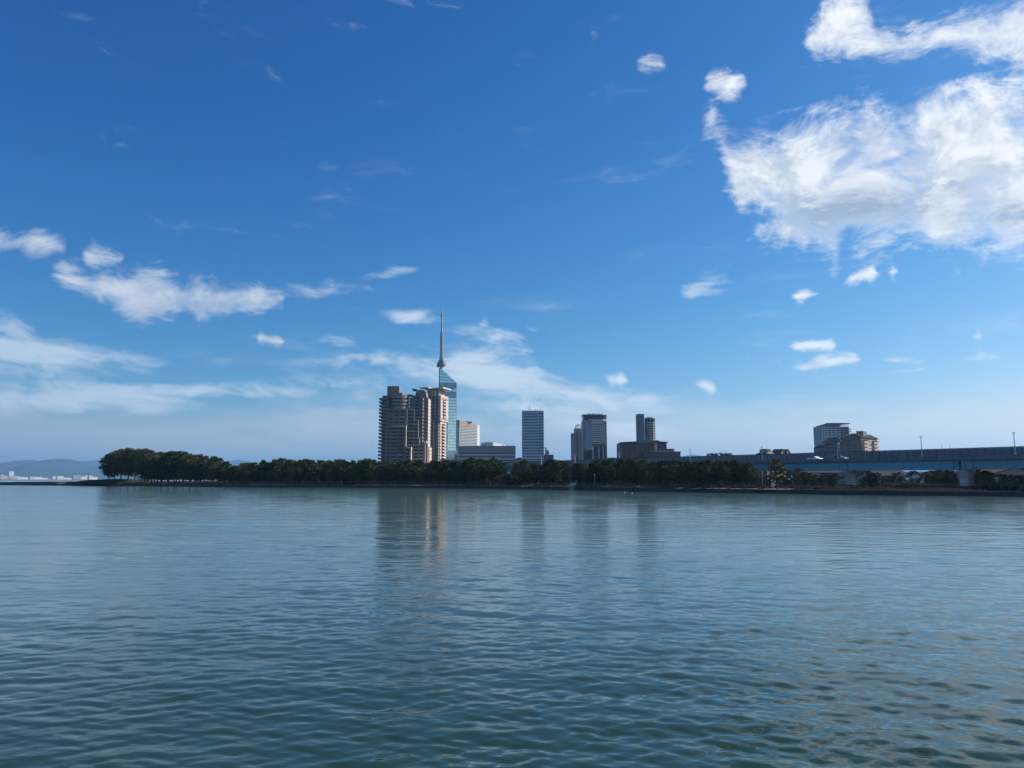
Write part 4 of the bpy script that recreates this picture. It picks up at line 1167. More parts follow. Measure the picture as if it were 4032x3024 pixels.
    for i in range(7):
        yy = 1737.5 + 13.7 * i
        if yy > 1805: break
        for a, c in ((.06, .34), (.68, .97)):
            blk('balcony', fr, M_be, L * a, L * c, -1.7, -.25, z(yy + 7.5), z(yy))
            blk('balcony_opening', fr, M_win, L * a + .3, L * c - .3, -.30, -.2, z(yy), z(yy - 5))
        blk('window', fr, M_win, L * .42, L * .56, -.30, -.2, z(yy + 1.5), z(yy - 1.8))
    blk('canopy', fr, M_rf, L * .04, L * .36, -2.0, -.25, z(1733.5), z(1732)); blk('canopy', fr, M_rf, L * .66, L * 1.0, -2.0, -.25, z(1735), z(1733.5))
    # gable windows
    for i in range(4):
        yy = 1737 + 13.7 * i
        winf(t, M_win, x(3335), x(3344.5), z(yy + 3.5), z(yy - .5), -.9)
        winf(t, M_winm, x(3363), x(3373), z(yy + 3), z(yy - 2), -1.55)
    # stepped wings to the left
    for a, c, top, dy, m in ((3288, 3306, 1728, 3.0, M_b2), (3270, 3290, 1738, 1.5, M_b2), (3243, 3272, 1752, 0.2, M_b), (3231, 3246, 1763, -1.0, M_b2)):
        MB().prism([(x(a), dy), (x(c), dy), (x(c), dy + 16), (x(a), dy + 16)], 0, z(top)).build('wing', m, t)
        MB().gable(x(a) - .4, x(c) + .4, dy - .4, dy + 16, z(top) + .02, z(top - 7), 'y').build('wing_roof', M_rf, t)
        for i in range(6):
            yy = top + 10 + 13.7 * i
            if yy > 1800: break
            winf(t, M_win, x(a + 3), x(c - 4), z(yy + 4), z(yy), dy)
    for a, yy in ((3306, 1733), (3324, 1722), (3338, 1716)):
        MB().prism([(x(a), -.6), (x(a + 9), -.6), (x(a + 9), 3), (x(a), 3)], z(yy + 4), [z(yy - 4), z(yy - 1), z(yy - 1), z(yy - 4)]).build('dormer', M_be, t)
build_right_blocks()

# ------------------------------------------------------------------ small roofs that look over the expressway
def build_small_roofs():
    M_rf = mat('dark_roof', (0.075, 0.078, 0.085))
    S = Site(3075, 430, 2.2); x, z = S.x, S.z
    t = thing('twin_gable_house', 'cream house with twin gables and round windows above the expressway wall', 'house', S.loc, R(40))
    t.scale = (1.28, 1, 1)
    M_cr = mat('cream_wall', (0.66, 0.56, 0.40), 0.8, var=0.05)
    M_rb = mat('brown_shingle', (0.115, 0.10, 0.095), 0.8, var=0.15, scale=1.5)
    solid('body', t, M_cr, x(3040), x(3128), 3, 14, 0, z(1791))
    MB().add([(x(3034), 1.5, z(1794)), (x(3078), 1.5, z(1792)), (x(3118), 8, z(1771)), (x(3054), 8, z(1771)), (x(3034), 14, z(1794)), (x(3128), 14, z(1792))], [(0, 1, 2, 3), (3, 2, 5, 4), (0, 3, 4), (1, 5, 2), (0, 4, 5, 1)]).build('roof', M_rb, t)
    for a, c in ((3077, 3103), (3108, 3133)):
        xm = (x(a) + x(c)) / 2
        MB().add([(x(a), .6, z(1789)), (x(c), .6, z(1789)), (xm, .6, z(1770.5)), (x(a), 6, z(1789)), (x(c), 6, z(1789)), (xm, 6, z(1770.5))], [(0, 1, 2), (5, 4, 3), (0, 3, 4, 1), (1, 4, 5, 2), (3, 0, 2, 5)]).build('gable', M_cr, t)
        mb = MB(); zz = z(1781)
        mb.bar((xm, .45, zz), (xm, .65, zz), .42, 12); mb.build('round_window', M_win, t)
        for s in (-1, 1):
            e = x(a) - .4 if s < 0 else x(c) + .4
            p, q = Vector((e, .3, z(1790))), Vector((xm, .3, z(1769)))
            MB().add([p, q, q + Vector((0, 6, 0)), p + Vector((0, 6, 0)), p + Vector((0, 0, .3)), q + Vector((0, 0, .3)), q + Vector((0, 6, .3)), p + Vector((0, 6, .3))], [(0, 3, 2, 1), (4, 5, 6, 7), (0, 1, 5, 4), (1, 2, 6, 5), (2, 3, 7, 6), (3, 0, 4, 7)]).build('gable_roof', M_rb, t)
    solid('stair_house', t, M_conc, x(3034), x(3052), 4, 9, 0, z(1770.5)); MB().gable(x(3032), x(3054), 3.5, 9.5, z(1770.4), z(1767), 'x').build('stair_roof', M_rb, t)
    solid('side_porch', t, M_rb, x(3018), x(3031), 3, 7, 0, z(1785))
    # arched roof frames
    S = Site(2845, 520, 2.2); x, z = S.x, S.z
    t = thing('arched_roof_building', 'low pale building with arched roof frames behind the expressway wall', 'building', S.loc)
    solid('body', t, mat('warm_grey_wall', (0.42, 0.41, 0.38), 0.8), x(2795), x(2885), 3, 16, 0, z(1793))
    for a, c in ((2796, 2817), (2818, 2828), (2826, 2856), (2852, 2872), (2862, 2890)):
        mb = MB(); xm = (x(a) + x(c)) / 2; r = (x(c) - x(a)) / 2
        pts = [Vector((xm + r * math.cos(math.pi * i / 10), 2.6, z(1797) + (z(1784) - z(1797)) * math.sin(math.pi * i / 10))) for i in range(11)]
        for p, q in zip(pts[:-1], pts[1:]):
            mb.bar(p, q, .3, 5); mb.bar(p + Vector((0, 8, 0)), q + Vector((0, 8, 0)), .3, 5)
            mb.add([p, q, q + Vector((0, 8, 0)), p + Vector((0, 8, 0))], [(0, 1, 2, 3)])
        mb.build('arch', M_conc, t)
    solid('white_tank', t, M_white, x(2872), x(2884), 1, 4, 0, z(1789))
    for a in (2841, 2860): MB().bar((x(a), 4, z(1790)), (x(a), 4, z(1773)), .15, 4).build('antenna', M_dark, t)
    # distant roof past the right pier
    S = Site(3744, 330, 2.2); x, z = S.x, S.z
    t = thing('hip_roof_house', 'house whose dark pointed roof peeks over the expressway wall', 'house', S.loc)
    solid('body', t, M_conc, x(3726), x(3762), 2, 9, 0, z(1779))
    xm = x(3744)
    MB().add([(x(3722), 1, z(1779)), (x(3766), 1, z(1779)), (x(3766), 10, z(1779)), (x(3722), 10, z(1779)), (xm, 5.5, z(1768))], [(0, 1, 4), (1, 2, 4), (2, 3, 4), (3, 0, 4), (3, 2, 1, 0)]).build('roof', M_rf, t)
    for a in (3733, 3766): MB().bar((x(a), 5, z(1779)), (x(a), 5, z(1748)), .07, 4).build('antenna', M_dark, t)
    # low blocks in the gaps of the skyline
    S = Site(2045, 1250); x, z = S.x, S.z
    t = thing('low_gabled_block', 'low dull green block between the slate block and the blue tower', 'building', S.loc)
    solid('body', t, mat('dull_green_wall', (0.17, 0.20, 0.20), 0.8), x(2022), x(2062), 0, 20, 0, z(1809)); MB().gable(x(2020), x(2075), -1, 21, z(1808.8), z(1801), 'y').build('roof', M_rf, t)
    S = Site(2415, 1150); x, z = S.x, S.z
    t = thing('flat_grey_block', 'low flat grey block between the crowned tower and the brown hall', 'building', S.loc)
    solid('body', t, mat('pale_blue_grey_wall', (0.33, 0.36, 0.38), 0.8), x(2390), x(2445), 0, 20, 0, z(1803))
    for i in range(4): winf(t, M_winm, x(2395 + 12 * i), x(2403 + 12 * i), z(1812), z(1807), 0)
    solid('parapet', t, M_conc, x(2389), x(2446), -.3, 20.3, z(1803) + .02, z(1801.5))
build_small_roofs()

# ------------------------------------------------------------------ elevated expressway
VD = Vector((-0.4886, 0.8725))                      # direction of the viaduct, away from the camera
VN = Vector((-0.8725, -0.4886))                     # towards the water
def near_edge(Y): return Vector((90.5 + (205 - Y) * 0.56, Y))
def via_px(px):
    """where the near edge of the deck is seen in this column"""
    u = ray(px, 1810); u = u[0] / u[1]
    return 205.3 / (u + 0.56)
def deck_z(Y): return 8.22 + (Y - 170) * 0.0058
def build_viaduct():
    M_teal = mat('teal_girder', (0.19, 0.42, 0.53), 0.55, var=0.12, scale=0.15, streak=0.2)
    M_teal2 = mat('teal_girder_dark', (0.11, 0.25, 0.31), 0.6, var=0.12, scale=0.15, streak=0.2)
    M_par = mat('weathered_parapet', (0.17, 0.20, 0.22), 0.85, var=0.2, scale=0.3, streak=0.35)
    M_pan = mat('noise_panel', (0.15, 0.18, 0.22), 0.55, var=0.10, scale=0.25, streak=0.12)
    M_post = mat('panel_post', (0.34, 0.36, 0.36), 0.6, var=0.1)
    M_top = mat('wall_cap', (0.035, 0.04, 0.045), 0.7)
    M_asph = mat('asphalt', (0.05, 0.05, 0.052), 0.9)
    t = thing('expressway_viaduct', 'long teal girder expressway viaduct with noise wall on concrete piers', 'viaduct')
    Y0, Y1, W = 140.0, 452.0, 9.4
    def P(Y, off, z): q = near_edge(Y) - VN * off; return (q.x, q.y, z + deck_z(Y))
    def strip(name, m, sec, ya, yb, n=1, par=t):
        """sweep a section (offset from near edge, height over deck) along the road"""
        mb = MB(); k = len(sec); vs = []
        for i in range(n + 1):
            Y = ya + (yb - ya) * i / n
            vs += [P(Y, o, z) for o, z in sec]
        fs = [tuple(range(k - 1, -1, -1)), tuple(range(n * k, n * k + k))]
        for i in range(n):
            for j in range(k):
                a = i * k + j; c = i * k + (j + 1) % k
                fs.append((a, c, c + k, a + k))
        mb.add(vs, fs)
        return mb.build(name, m, par)
    strip('deck', M_asph, [(0, -.28), (W, -.28), (W, 0), (0, 0)], Y0, Y1, 6)
    # parapet in cast lengths
    y = Y0; i = 0
    while y < Y1 - 1:
        strip('parapet', M_par, [(-.35, -.27), (.05, -.27), (.05, .74), (-.30, .74)], y + .03, min(y + 8.7, Y1) - .03)
        y += 8.7; i += 1
    # box girders, span by span: piers every 27.5 m of depth
    piers = [152.1 + 27.5 * k for k in range(11)]
    joint = 179.6
    strip('girder', M_teal, [(.55, -2.45), (2.9, -2.45), (2.9, -.30), (.25, -.30)], joint + .25, Y1, 10)
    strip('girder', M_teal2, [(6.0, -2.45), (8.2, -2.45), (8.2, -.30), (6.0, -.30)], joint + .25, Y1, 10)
    strip('girder', M_teal, [(.75, -2.30), (2.9, -2.30), (2.9, -.30), (.45, -.30)], Y0, joint - 2.6, 3)
    strip('girder_end', M_teal, [(.55, -2.5), (2.9, -2.5), (2.9, -.30), (.25, -.30)], joint - 2.55, joint - .35)
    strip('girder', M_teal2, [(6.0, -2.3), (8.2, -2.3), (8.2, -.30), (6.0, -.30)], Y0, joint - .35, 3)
    strip('flange', M_teal, [(.30, -2.53), (3.1, -2.53), (3.1, -2.46), (.30, -2.46)], joint + .25, Y1, 8)
    strip('flange', M_teal2, [(-.05, -.42), (.24, -.42), (.24, -.30), (-.05, -.30)], Y0, Y1, 8)
    for k, Yp in enumerate(piers):
        for d in (-1.1, 1.1):
            strip('stiffener', M_teal2, [(.34, -2.44), (.54, -2.44), (.30, -.31), (.14, -.31)], Yp + d - .1, Yp + d + .1)
    # piers: flared heads on tapering shafts
    M_pier = mat('pier_concrete', (0.50, 0.50, 0.50), 0.85, var=0.12, scale=0.4, streak=0.3)
    for Yp in piers[:7]:
        c = near_edge(Yp) - VN * 2.6
        zt = deck_z(Yp) - 2.62
        ang = math.atan2(-VN.y, -VN.x)
        pr = empty('pier', (c.x, c.y, 0), ang); pr.parent = t
        sec = lambda hx, hy: [(-hx, -hy + .35), (-hx + .35, -hy), (hx - .35, -hy), (hx, -hy + .35), (hx, hy - .35), (hx - .35, hy), (-hx + .35, hy), (-hx, hy - .35)]
        lv = [(0.2, 1.15, 1.05), (zt - 1.9, 1.25, 1.15), (zt - 1.0, 1.7, 1.3), (zt - .4, 2.0, 1.4), (zt, 2.0, 1.4)]
        vs = []
        for z, hx, hy in lv: vs += [(p[0], p[1], z) for p in sec(hx, hy)]
        fs = [tuple(range(7, -1, -1)), tuple(range(32, 40))]
        for a in range(4):
            for j in range(8): fs.append((a * 8 + j, a * 8 + (j + 1) % 8, a * 8 + 8 + (j + 1) % 8, a * 8 + 8 + j))
        MB().add(vs, fs).build('shaft', M_pier, pr)
        for o in (-1.2, 1.2): MB().box(o - .5, o + .5, -.8, .8, zt + .01, zt + .14).build('bearing', M_dark, pr)
        MB().box(-1.9, 1.9, -1.7, 1.7, -.6, .9).build('footing', M_pier, pr)
    for Yp in piers[:7]:
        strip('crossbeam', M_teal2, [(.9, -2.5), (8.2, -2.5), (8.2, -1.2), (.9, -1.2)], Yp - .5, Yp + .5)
    # noise wall on the far side, panel by panel
    nw = empty('noise_wall'); nw.parent = t
    step = 1.75; y = Y0; i = 0
    ang = math.atan2(VD.y, VD.x)
    pm = MB().box(-.5, .5, -.5, .5, 0, 1).mesh('noise_panel', M_pan)
    qm = MB().box(-.5, .5, -.5, .5, 0, 1).mesh('panel_post', M_post)
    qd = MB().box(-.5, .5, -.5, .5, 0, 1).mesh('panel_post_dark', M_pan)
    ln = step / 0.8725
    while y < Y1 - step:
        ym = y + step / 2
        c = near_edge(ym) - VN * (W - .25)
        o = link('panel', pm, nw, (c.x, c.y, deck_z(ym) - .5), ang, (ln - .03, .12, 3.20))
        c = near_edge(y) - VN * (W - .38)
        paler = y > 205  # pale posts beyond this depth, panel-coloured posts nearer
        o = link('post', qm if paler else qd, nw, (c.x, c.y, deck_z(y) - .5), ang, (.15, .2, 3.22))
        y += step; i += 1
    strip('wall_cap', M_top, [(W - .42, 2.73), (W - .05, 2.73), (W - .05, 2.88), (W - .42, 2.88)], Y0, Y1, 10, par=nw)
    return t
VIADUCT = build_viaduct()

def lamp_post(px, top_py, label, kind, group=None):
    Y = via_px(px)
    c = near_edge(Y) + VN * (-0.05 if kind == 'far' else 0.12)
    zb = deck_z(Y) + .74
    zt = gz(top_py, Y)
    t = thing('street_lamp', label, 'street lamp', (c.x, c.y, zb), 0, group)
    h = zt - zb
    M = M_white if kind == 'double' else M_steel
    r = .075 if kind != 'double' else .095
    MB().bar((0, 0, -.02), (0, 0, h), r * 1.35, 8, r1=r).build('pole', M, t)
    MB().box(-.16, .16, -.16, .16, 0, .35).build('base', M_steel, t)
    if kind == 'double':
        for s in (-1, 1):
            MB().bar((0, 0, h - .05), (s * .85, 0, h + .12), .06, 6).build('arm', M, t)
            MB().box(s * .62 - .42, s * .62 + .42, -.16, .16, h + .08, h + .24).build('lamp_head', M_white, t)
    else:
        d = -VN
        MB().bar((0, 0, h - .05), (d.x * .9, d.y * .9, h + .10), .05, 6).build('arm', M, t)
        MB().bar((-.35, 0, h + .02), (.35, 0, h + .06), .10, 6).build('lamp_head', M, t)
for px, py in ((1958, 1803), (2132, 1796), (2265, 1791), (2440, 1785.5)):
    lamp_post(px, py, 'white twin-armed street lamp on the expressway edge', 'double', 'white twin lamps on the expressway')
for px, py in ((2720, 1771), (3003, 1761), (3300, 1748), (3633, 1721), (4001, 1705)):
    lamp_post(px, py, 'tall thin grey single-arm lamp post on the expressway parapet', 'single', 'thin grey lamps on the expressway')

def car(px, label, colour, back=False):
    Y = via_px(px)
    c = near_edge(Y) - VN * 2.2
    t = thing('car', label, 'car', (c.x, c.y, deck_z(Y)), math.atan2(-VD.y, -VD.x))
    m = mat('car_paint_' + colour, (0.80, 0.80, 0.80) if colour == 'white' else (0.05, 0.06, 0.08), 0.25, spec=0.6, var=0.02)
    prof = [(-2.2, .35), (-2.25, .8), (-2.0, 1.0), (-1.5, 1.05), (-.95, 1.48), (.45, 1.50), (1.15, 1.08), (2.0, .95), (2.25, .7), (2.2, .35)]
    n = len(prof)
    vs = [(x, -.85, z) for x, z in prof] + [(x, .85, z) for x, z in prof]
    MB().add(vs, [tuple(range(n)), tuple(range(2 * n - 1, n - 1, -1))] + [(i, i + n, (i + 1) % n + n, (i + 1) % n) for i in range(n)]).build('body', m, t)
    g = [(-1.25, 1.07), (-.85, 1.42), (.38, 1.44), (.95, 1.09)]
    vs = [(x, -.87, z) for x, z in g] + [(x, .87, z) for x, z in g]
    MB().add(vs, [(0, 1, 2, 3), (7, 6, 5, 4), (0, 4, 5, 1), (1, 5, 6, 2), (2, 6, 7, 3), (3, 7, 4, 0)]).build('window', M_win, t)
    for x in (-1.4, 1.4):
        for s in (-1, 1):
            MB().bar((x, s * .70, .32), (x, s * .90, .32), .32, 12).build('wheel', M_dark, t)
    for s in (-1, 1): MB().box(2.16, 2.26, s * .6 - .18, s * .6 + .18, .66, .80).build('headlight', M_white, t)
car(3188, 'white saloon car driving along the expressway below the noise wall', 'white')
car(3286, 'dark car on the expressway beside a thin lamp post', 'dark')

# ------------------------------------------------------------------ trees
def foliage_mat(name, col, col2):
    m = bpy.data.materials.new(name); m.use_nodes = True
    nt = m.node_tree; b = NB(nt); p = nt.nodes['Principled BSDF']
    oi = b.n('ShaderNodeObjectInfo'); g = b.n('ShaderNodeNewGeometry')
    n1, _ = b.noise(g.outputs['Position'], 0.9, 3, 0.6)
    f = b.m('ADD', b.m('MULTIPLY', oi.outputs['Random'], 0.6), b.m('MULTIPLY', n1, 0.5))
    c = b.mix(b.mr(f, 0.15, 0.85), (*col, 1), (*col2, 1))
    nt.links.new(c, p.inputs['Base Color'])
    p.inputs['Roughness'].default_value = 0.7
    p.inputs['Specular IOR Level'].default_value = 0.15
    return m
M_pine = foliage_mat('pine_needles', (0.034, 0.054, 0.022), (0.105, 0.115, 0.036))
M_shrub = foliage_mat('shrub_leaves', (0.055, 0.070, 0.028), (0.110, 0.100, 0.045))
M_bark = mat('pine_bark', (0.075, 0.055, 0.042), 0.95, var=0.3, scale=2.0, spec=0.1)

def pine_proto(seed, H, spread, low, clumps, per, leaf, lean=0.0, kind='pine'):
    """trunk mesh and crown mesh: limbs carry flattened pads of needle tufts"""
    rnd = random.Random(seed)
    tr = MB()
    pts = []
    bx = by = 0.0
    n = 7
    wob = (rnd.uniform(-1, 1), rnd.uniform(-1, 1))
    for i in range(n + 1):
        u = i / n
        pts.append(Vector((lean * H * u + math.sin(u * 3.1 + wob[0]) * .035 * H, math.sin(u * 2.6 + wob[1]) * .03 * H, u * H * .93)))
    off = Vector((pts[0].x, pts[0].y, 0)); pts = [p - off for p in pts]
    pts[0].z = -0.5
    r0 = .021 * H + .05
    for i in range(n):
        tr.bar(pts[i], pts[i + 1], r0 * (1 - .85 * i / n), 7, r1=r0 * (1 - .85 * (i + 1) / n))
    def trunk(z):
        u = min(max(z / (H * .93), 0), 1) * n; i = min(int(u), n - 1)
        return pts[i].lerp(pts[i + 1], u - i)
    cv, cf = [], []
    for k in range(clumps):
        u = low + (1 - low) * ((k + rnd.random()) / clumps)
        rad = spread * (0.35 + 0.65 * math.sin(math.pi * min(1, (1.02 - u) / (1 - low) * .72 + .16)))
        if u > .86: rad *= .55
        a = k * 2.399 + rnd.uniform(-.5, .5)
        d = rad * math.sqrt(rnd.uniform(.10, 1.0))
        base = trunk(u * H - d * .35)
        c = trunk(u * H) + Vector((math.cos(a) * d, math.sin(a) * d, rnd.uniform(-.04, .04) * H))
        tr.bar(base, c, r0 * .28 * (1 - .5 * u), 4, r1=.02)
        s = spread * rnd.uniform(.20, .40) * (1.0 if u < .85 else .8)
        sz = s * rnd.uniform(.42, .68)
        for _ in range(per):
            # points near the skin of the pad, more on top
            th = rnd.uniform(0, 6.283); ph = math.acos(rnd.uniform(-.75, 1.0)); q = rnd.uniform(.62, 1.05)
            nrm = Vector((math.sin(ph) * math.cos(th), math.sin(ph) * math.sin(th), math.cos(ph)))
            p = c + Vector((nrm.x * s * q, nrm.y * s * q, nrm.z * sz * q))
            l = leaf * rnd.uniform(.65, 1.5); w = l * rnd.uniform(.28, .5)
            ax = (nrm + Vector((rnd.uniform(-.8, .8), rnd.uniform(-.8, .8), rnd.uniform(-.2, .9)))).normalized()
            bx_ = ax.cross(Vector((rnd.uniform(-1, 1), rnd.uniform(-1, 1), rnd.uniform(-1, 1)))).normalized()
            i0 = len(cv)
            cv += [p - bx_ * w * .55, p + bx_ * w * .55, p + ax * l + bx_ * w * .30, p + ax * l - bx_ * w * .30]
            cf.append((i0, i0 + 1, i0 + 2, i0 + 3))
    me = bpy.data.meshes.new('crown'); me.from_pydata(cv, [], cf); me.materials.append(M_pine if kind == 'pine' else M_shrub); me.update()
    return tr.mesh('trunk', M_bark), me, H

PINE = [pine_proto(20 + i, 10.0, 2.5 + .25 * (i % 3), .10 + .05 * (i % 3), 50, 78, .40, lean=(-.05, .03, .06, -.02, 0, .04)[i]) for i in range(6)]
TALL = [pine_proto(50 + i, 20.0, 5.2 + .4 * (i % 3), .13 + .05 * (i % 2), 66, 115, .66, lean=(.04, -.03, .02, -.05, 0)[i]) for i in range(5)]
BARE = [pine_proto(70 + i, 20.0, 5.4, .24, 62, 115, .68, lean=(.05, -.04)[i]) for i in range(2)]
YOUNG = [pine_proto(80 + i, 5.0, 1.7, .14, 26, 64, .30, lean=(.03, -.04, .0)[i]) for i in range(3)]
BUSH = [pine_proto(90 + i, 2.4, 1.5, .10, 16, 60, .24, kind='shrub') for i in range(2)]

trnd = random.Random(77)
def shore_dist(px):
    """depth of the waterline in this column"""
    for (a, pa, _), (c, pc, _) in zip(SHORE[:-1], SHORE[1:]):
        if a <= px <= c:
            y = pa + (pc - pa) * (px - a) / (c - a)
            break
    else: y = SHORE[-1][1]
    return water_pt(px, y).y
def ground_z(d): return 1.72 if d < 14 else 1.95
def tree(proto, px, Y, top_py, name, label, cat, group, wide=1.0, gz0=1.85):
    x = gx(px, Y, 1850)
    h = max(gz(top_py, Y) - gz0, 1.0)
    s = h / proto[2]
    t = thing(name, label, cat, (x, Y, gz0), trnd.uniform(0, 6.28), group)
    for nm, me in (('trunk', proto[0]), ('crown', proto[1])):
        o = bpy.data.objects.new(nm, me); COL.objects.link(o); o.parent = t
        w = s * wide * trnd.uniform(.92, 1.1)
        o.scale = (w, w, s) if nm == 'crown' else (w, w, s)
    # trunk and crown share one width so that the limbs stay in the pads
    ws = t.children[0].scale.copy()
    for o in t.children: o.scale = ws
    return t
def sky_line(pts, px):
    for (a, ya), (c, yc) in zip(pts[:-1], pts[1:]):
        if a <= px <= c: return ya + (yc - ya) * (px - a) / (c - a)
    return pts[-1][1]

# tall old pines on the point
POINT = [(405, 1812), (418, 1792), (445, 1779), (480, 1770), (510, 1766), (560, 1768), (590, 1777), (640, 1781), (690, 1776), (740, 1783), (800, 1791), (840, 1798), (880, 1814), (910, 1832)]
for i, px in enumerate((432, 455, 480, 505, 532, 558, 585, 612, 640, 668, 696, 724, 752, 780, 808, 835, 862, 888)):
    D = shore_dist(px) + (14, 24, 18)[i % 3]
    pr = BARE[i % 2] if px < 560 else TALL[i % 5]
    lab = 'tall dark umbrella pine with bare trunk at the tip of the point' if px < 560 else 'tall bushy pine in the high grove next to the point'
    tree(pr, px, D, sky_line(POINT, px) + trnd.uniform(-2, 4), 'pine_tree', lab, 'pine tree', 'tall pines at the tip of the point' if px < 560 else 'high pine grove behind the point', wide=.92)
for i, px in enumerate(range(575, 900, 22)):
    D = shore_dist(px) + 11
    tree(TALL[(i + 2) % 5], px + trnd.uniform(-5, 5), D, sky_line(POINT, px) + trnd.uniform(16, 34), 'pine_tree', 'mid-height pine in front of the high grove above the grassy bank', 'pine tree', 'front pines of the high grove', wide=1.0)

# the long pine belt: skyline of the front trees, then filling rows behind
BELT = [(905, 1838), (930, 1834), (955, 1828), (1010, 1818), (1070, 1811), (1115, 1806), (1150, 1812), (1200, 1809), (1240, 1806), (1275, 1806), (1310, 1810), (1360, 1815), (1410, 1811), (1450, 1807), (1480, 1818), (1510, 1813), (1560, 1813),
        (1640, 1814), (1690, 1817), (1750, 1811), (1800, 1811), (1850, 1806), (1872, 1804), (1905, 1811), (1940, 1802), (1962, 1808), (1980, 1822)]
BELT2 = [(2046, 1815), (2066, 1811), (2092, 1822), (2135, 1827), (2165, 1815), (2190, 1806), (2215, 1813), (2250, 1812), (2290, 1822), (2330, 1825), (2360, 1813), (2400, 1805), (2440, 1806), (2480, 1804), (2510, 1804), (2545, 1811), (2570, 1821), (2600, 1816),
         (2650, 1811), (2700, 1816), (2760, 1813), (2800, 1814), (2840, 1809), (2885, 1813), (2920, 1821), (2960, 1824), (2976, 1832)]
def belt(line, a, c, step, lab, grp, off, lower=0.0, jit=8, protos=PINE):
    i = 0; px = a
    while px <= c:
        D = shore_dist(px) + off + trnd.uniform(-1.5, 2.5)
        tree(protos[(i * 5 + int(off)) % len(protos)], px + trnd.uniform(-3, 3), D, sky_line(line, px) + lower + trnd.uniform(-jit * .5, jit), 'pine_tree', lab, 'pine tree', grp, wide=trnd.uniform(.82, 1.15))
        px += step * trnd.uniform(.8, 1.2); i += 1
belt(BELT, 912, 1470, 25, 'pine in the dense belt between the high grove and the taupe condominium', 'pine belt left of the condominium', 16)
belt(BELT, 1482, 1788, 26, 'pine in the dense belt in front of the taupe condominium and pink tower', 'pine belt in front of the condominium', 16)
belt(BELT, 1800, 1976, 27, 'pine in the belt in front of the slate broadcasting block', 'pine belt in front of the slate block', 16)
belt(BELT2, 2150, 2560, 29, 'pine in the belt in front of the crowned tower and brown hall', 'pine belt in front of the crowned tower', 15)
belt(BELT2, 2575, 2968, 31, 'pine in the belt in front of the expressway noise wall right of the brown hall', 'pine belt in front of the noise wall', 14)
tree(PINE[1], 2066, shore_dist(2066) + 15, 1809, 'pine_tree', 'round pine standing alone in front of the foot of the blue office tower', 'pine tree', None, wide=1.15)
tree(PINE[3], 2108, shore_dist(2108) + 18, 1826, 'pine_tree', 'short pine just right of the lone round pine under the blue tower', 'pine tree', None)
tree(PINE[4], 2138, shore_dist(2138) + 20, 1828, 'pine_tree', 'short pine below the twin lamp beside the blue office tower', 'pine tree', None)
tree(PINE[2], 3056, shore_dist(3056) + 13, 1807, 'pine_tree', 'tall pine rising in front of the teal girder below the twin-gable house', 'pine tree', None, wide=.95)
# rows behind and below, which close the belt
belt(BELT, 905, 1985, 25, 'lower pine in the second row of the belt behind the seawall', 'second row of the pine belt', 26, lower=6, jit=12)
belt(BELT2, 2046, 2975, 32, 'lower pine in the second row under the expressway edge', 'second row under the expressway', 26, lower=10, jit=14)
belt(BELT, 915, 1980, 29, 'small pine at the front edge of the belt above the bank', 'front edge pines left of the gap', 10.5, lower=26, jit=18, protos=YOUNG + PINE[:2])
belt(BELT2, 2052, 2990, 36, 'small pine at the front edge of the belt facing the sign and ramp', 'front edge pines right of the gap', 10.5, lower=26, jit=18, protos=YOUNG + PINE[:2])

# dark undergrowth that closes the trunk zone
def under(a, c, step, lab, grp, off):
    px = a; i = 0
    while px <= c:
        D = shore_dist(px) + off + trnd.uniform(-2, 2)
        tree(BUSH[i % 2], px, D, 1882 + trnd.uniform(-8, 5), 'shrub', lab, 'shrub', grp, wide=1.1)
        px += step * trnd.uniform(.7, 1.3); i += 1
under(900, 1470, 20, 'dark undergrowth shrub under the belt left of the condominium', 'undergrowth left of the condominium', 21)
under(1475, 1985, 20, 'dark undergrowth shrub under the pines in front of the condominium', 'undergrowth in front of the condominium', 21)
under(2045, 2560, 24, 'dark undergrowth shrub under the pines below the crowned tower', 'undergrowth below the crowned tower', 20)
under(2570, 3090, 28, 'dark undergrowth shrub under the pines below the noise wall', 'undergrowth below the noise wall', 19)
# young trees below the viaduct
for i, (px, py, off) in enumerate(((3090, 1846, 12), (3112, 1852, 14), (3146, 1843, 13), (3168, 1858, 10), (3192, 1864, 12), (3216, 1868, 10), (3238, 1873, 11), (3262, 1872, 9), (3280, 1866, 10))):
    tree(YOUNG[i % 3], px, shore_dist(px) + off, py, 'young_pine', 'young pine left of the pier in front of the gabled houses', 'pine tree', 'young pines left of the middle pier', wide=.95, gz0=1.6)
for i, (px, py, off) in enumerate(((3396, 1878, 9), (3424, 1870, 11), (3448, 1862, 12), (3476, 1880, 10), (3502, 1876, 11), (3526, 1864, 12), (3550, 1878, 10), (3590, 1884, 9), (3612, 1882, 10))):
    tree(YOUNG[(i + 1) % 3], px, shore_dist(px) + off, py, 'young_pine', 'young pine between the two piers under the teal girder', 'pine tree', 'young pines between the piers', wide=.95, gz0=1.5)
for i, (px, py, off) in enumerate(((3650, 1858, 30), (3672, 1852, 34), (3698, 1850, 33), (3722, 1852, 36), (3748, 1854, 34), (3685, 1868, 26), (3735, 1866, 27), (3762, 1862, 28))):
    tree(PINE[i % 6], px, shore_dist(px) + off, py, 'pine_tree', 'dark shaded pine in the clump left of the right-hand pier', 'pine tree', 'dark pine clump beside the right pier', wide=1.1, gz0=1.6)
for i, (px, py, off) in enumerate(((3852, 1850, 22), (3878, 1852, 20), (3896, 1862, 18), (3945, 1868, 16), (3975, 1876, 14), (4004, 1874, 15), (4030, 1872, 16))):
    tree((PINE if i < 3 else YOUNG)[i % 3], px, shore_dist(px) + off, py, 'pine_tree', 'bushy pine right of the right-hand pier by the pale house', 'pine tree', 'pines right of the right pier', wide=1.1, gz0=1.5)
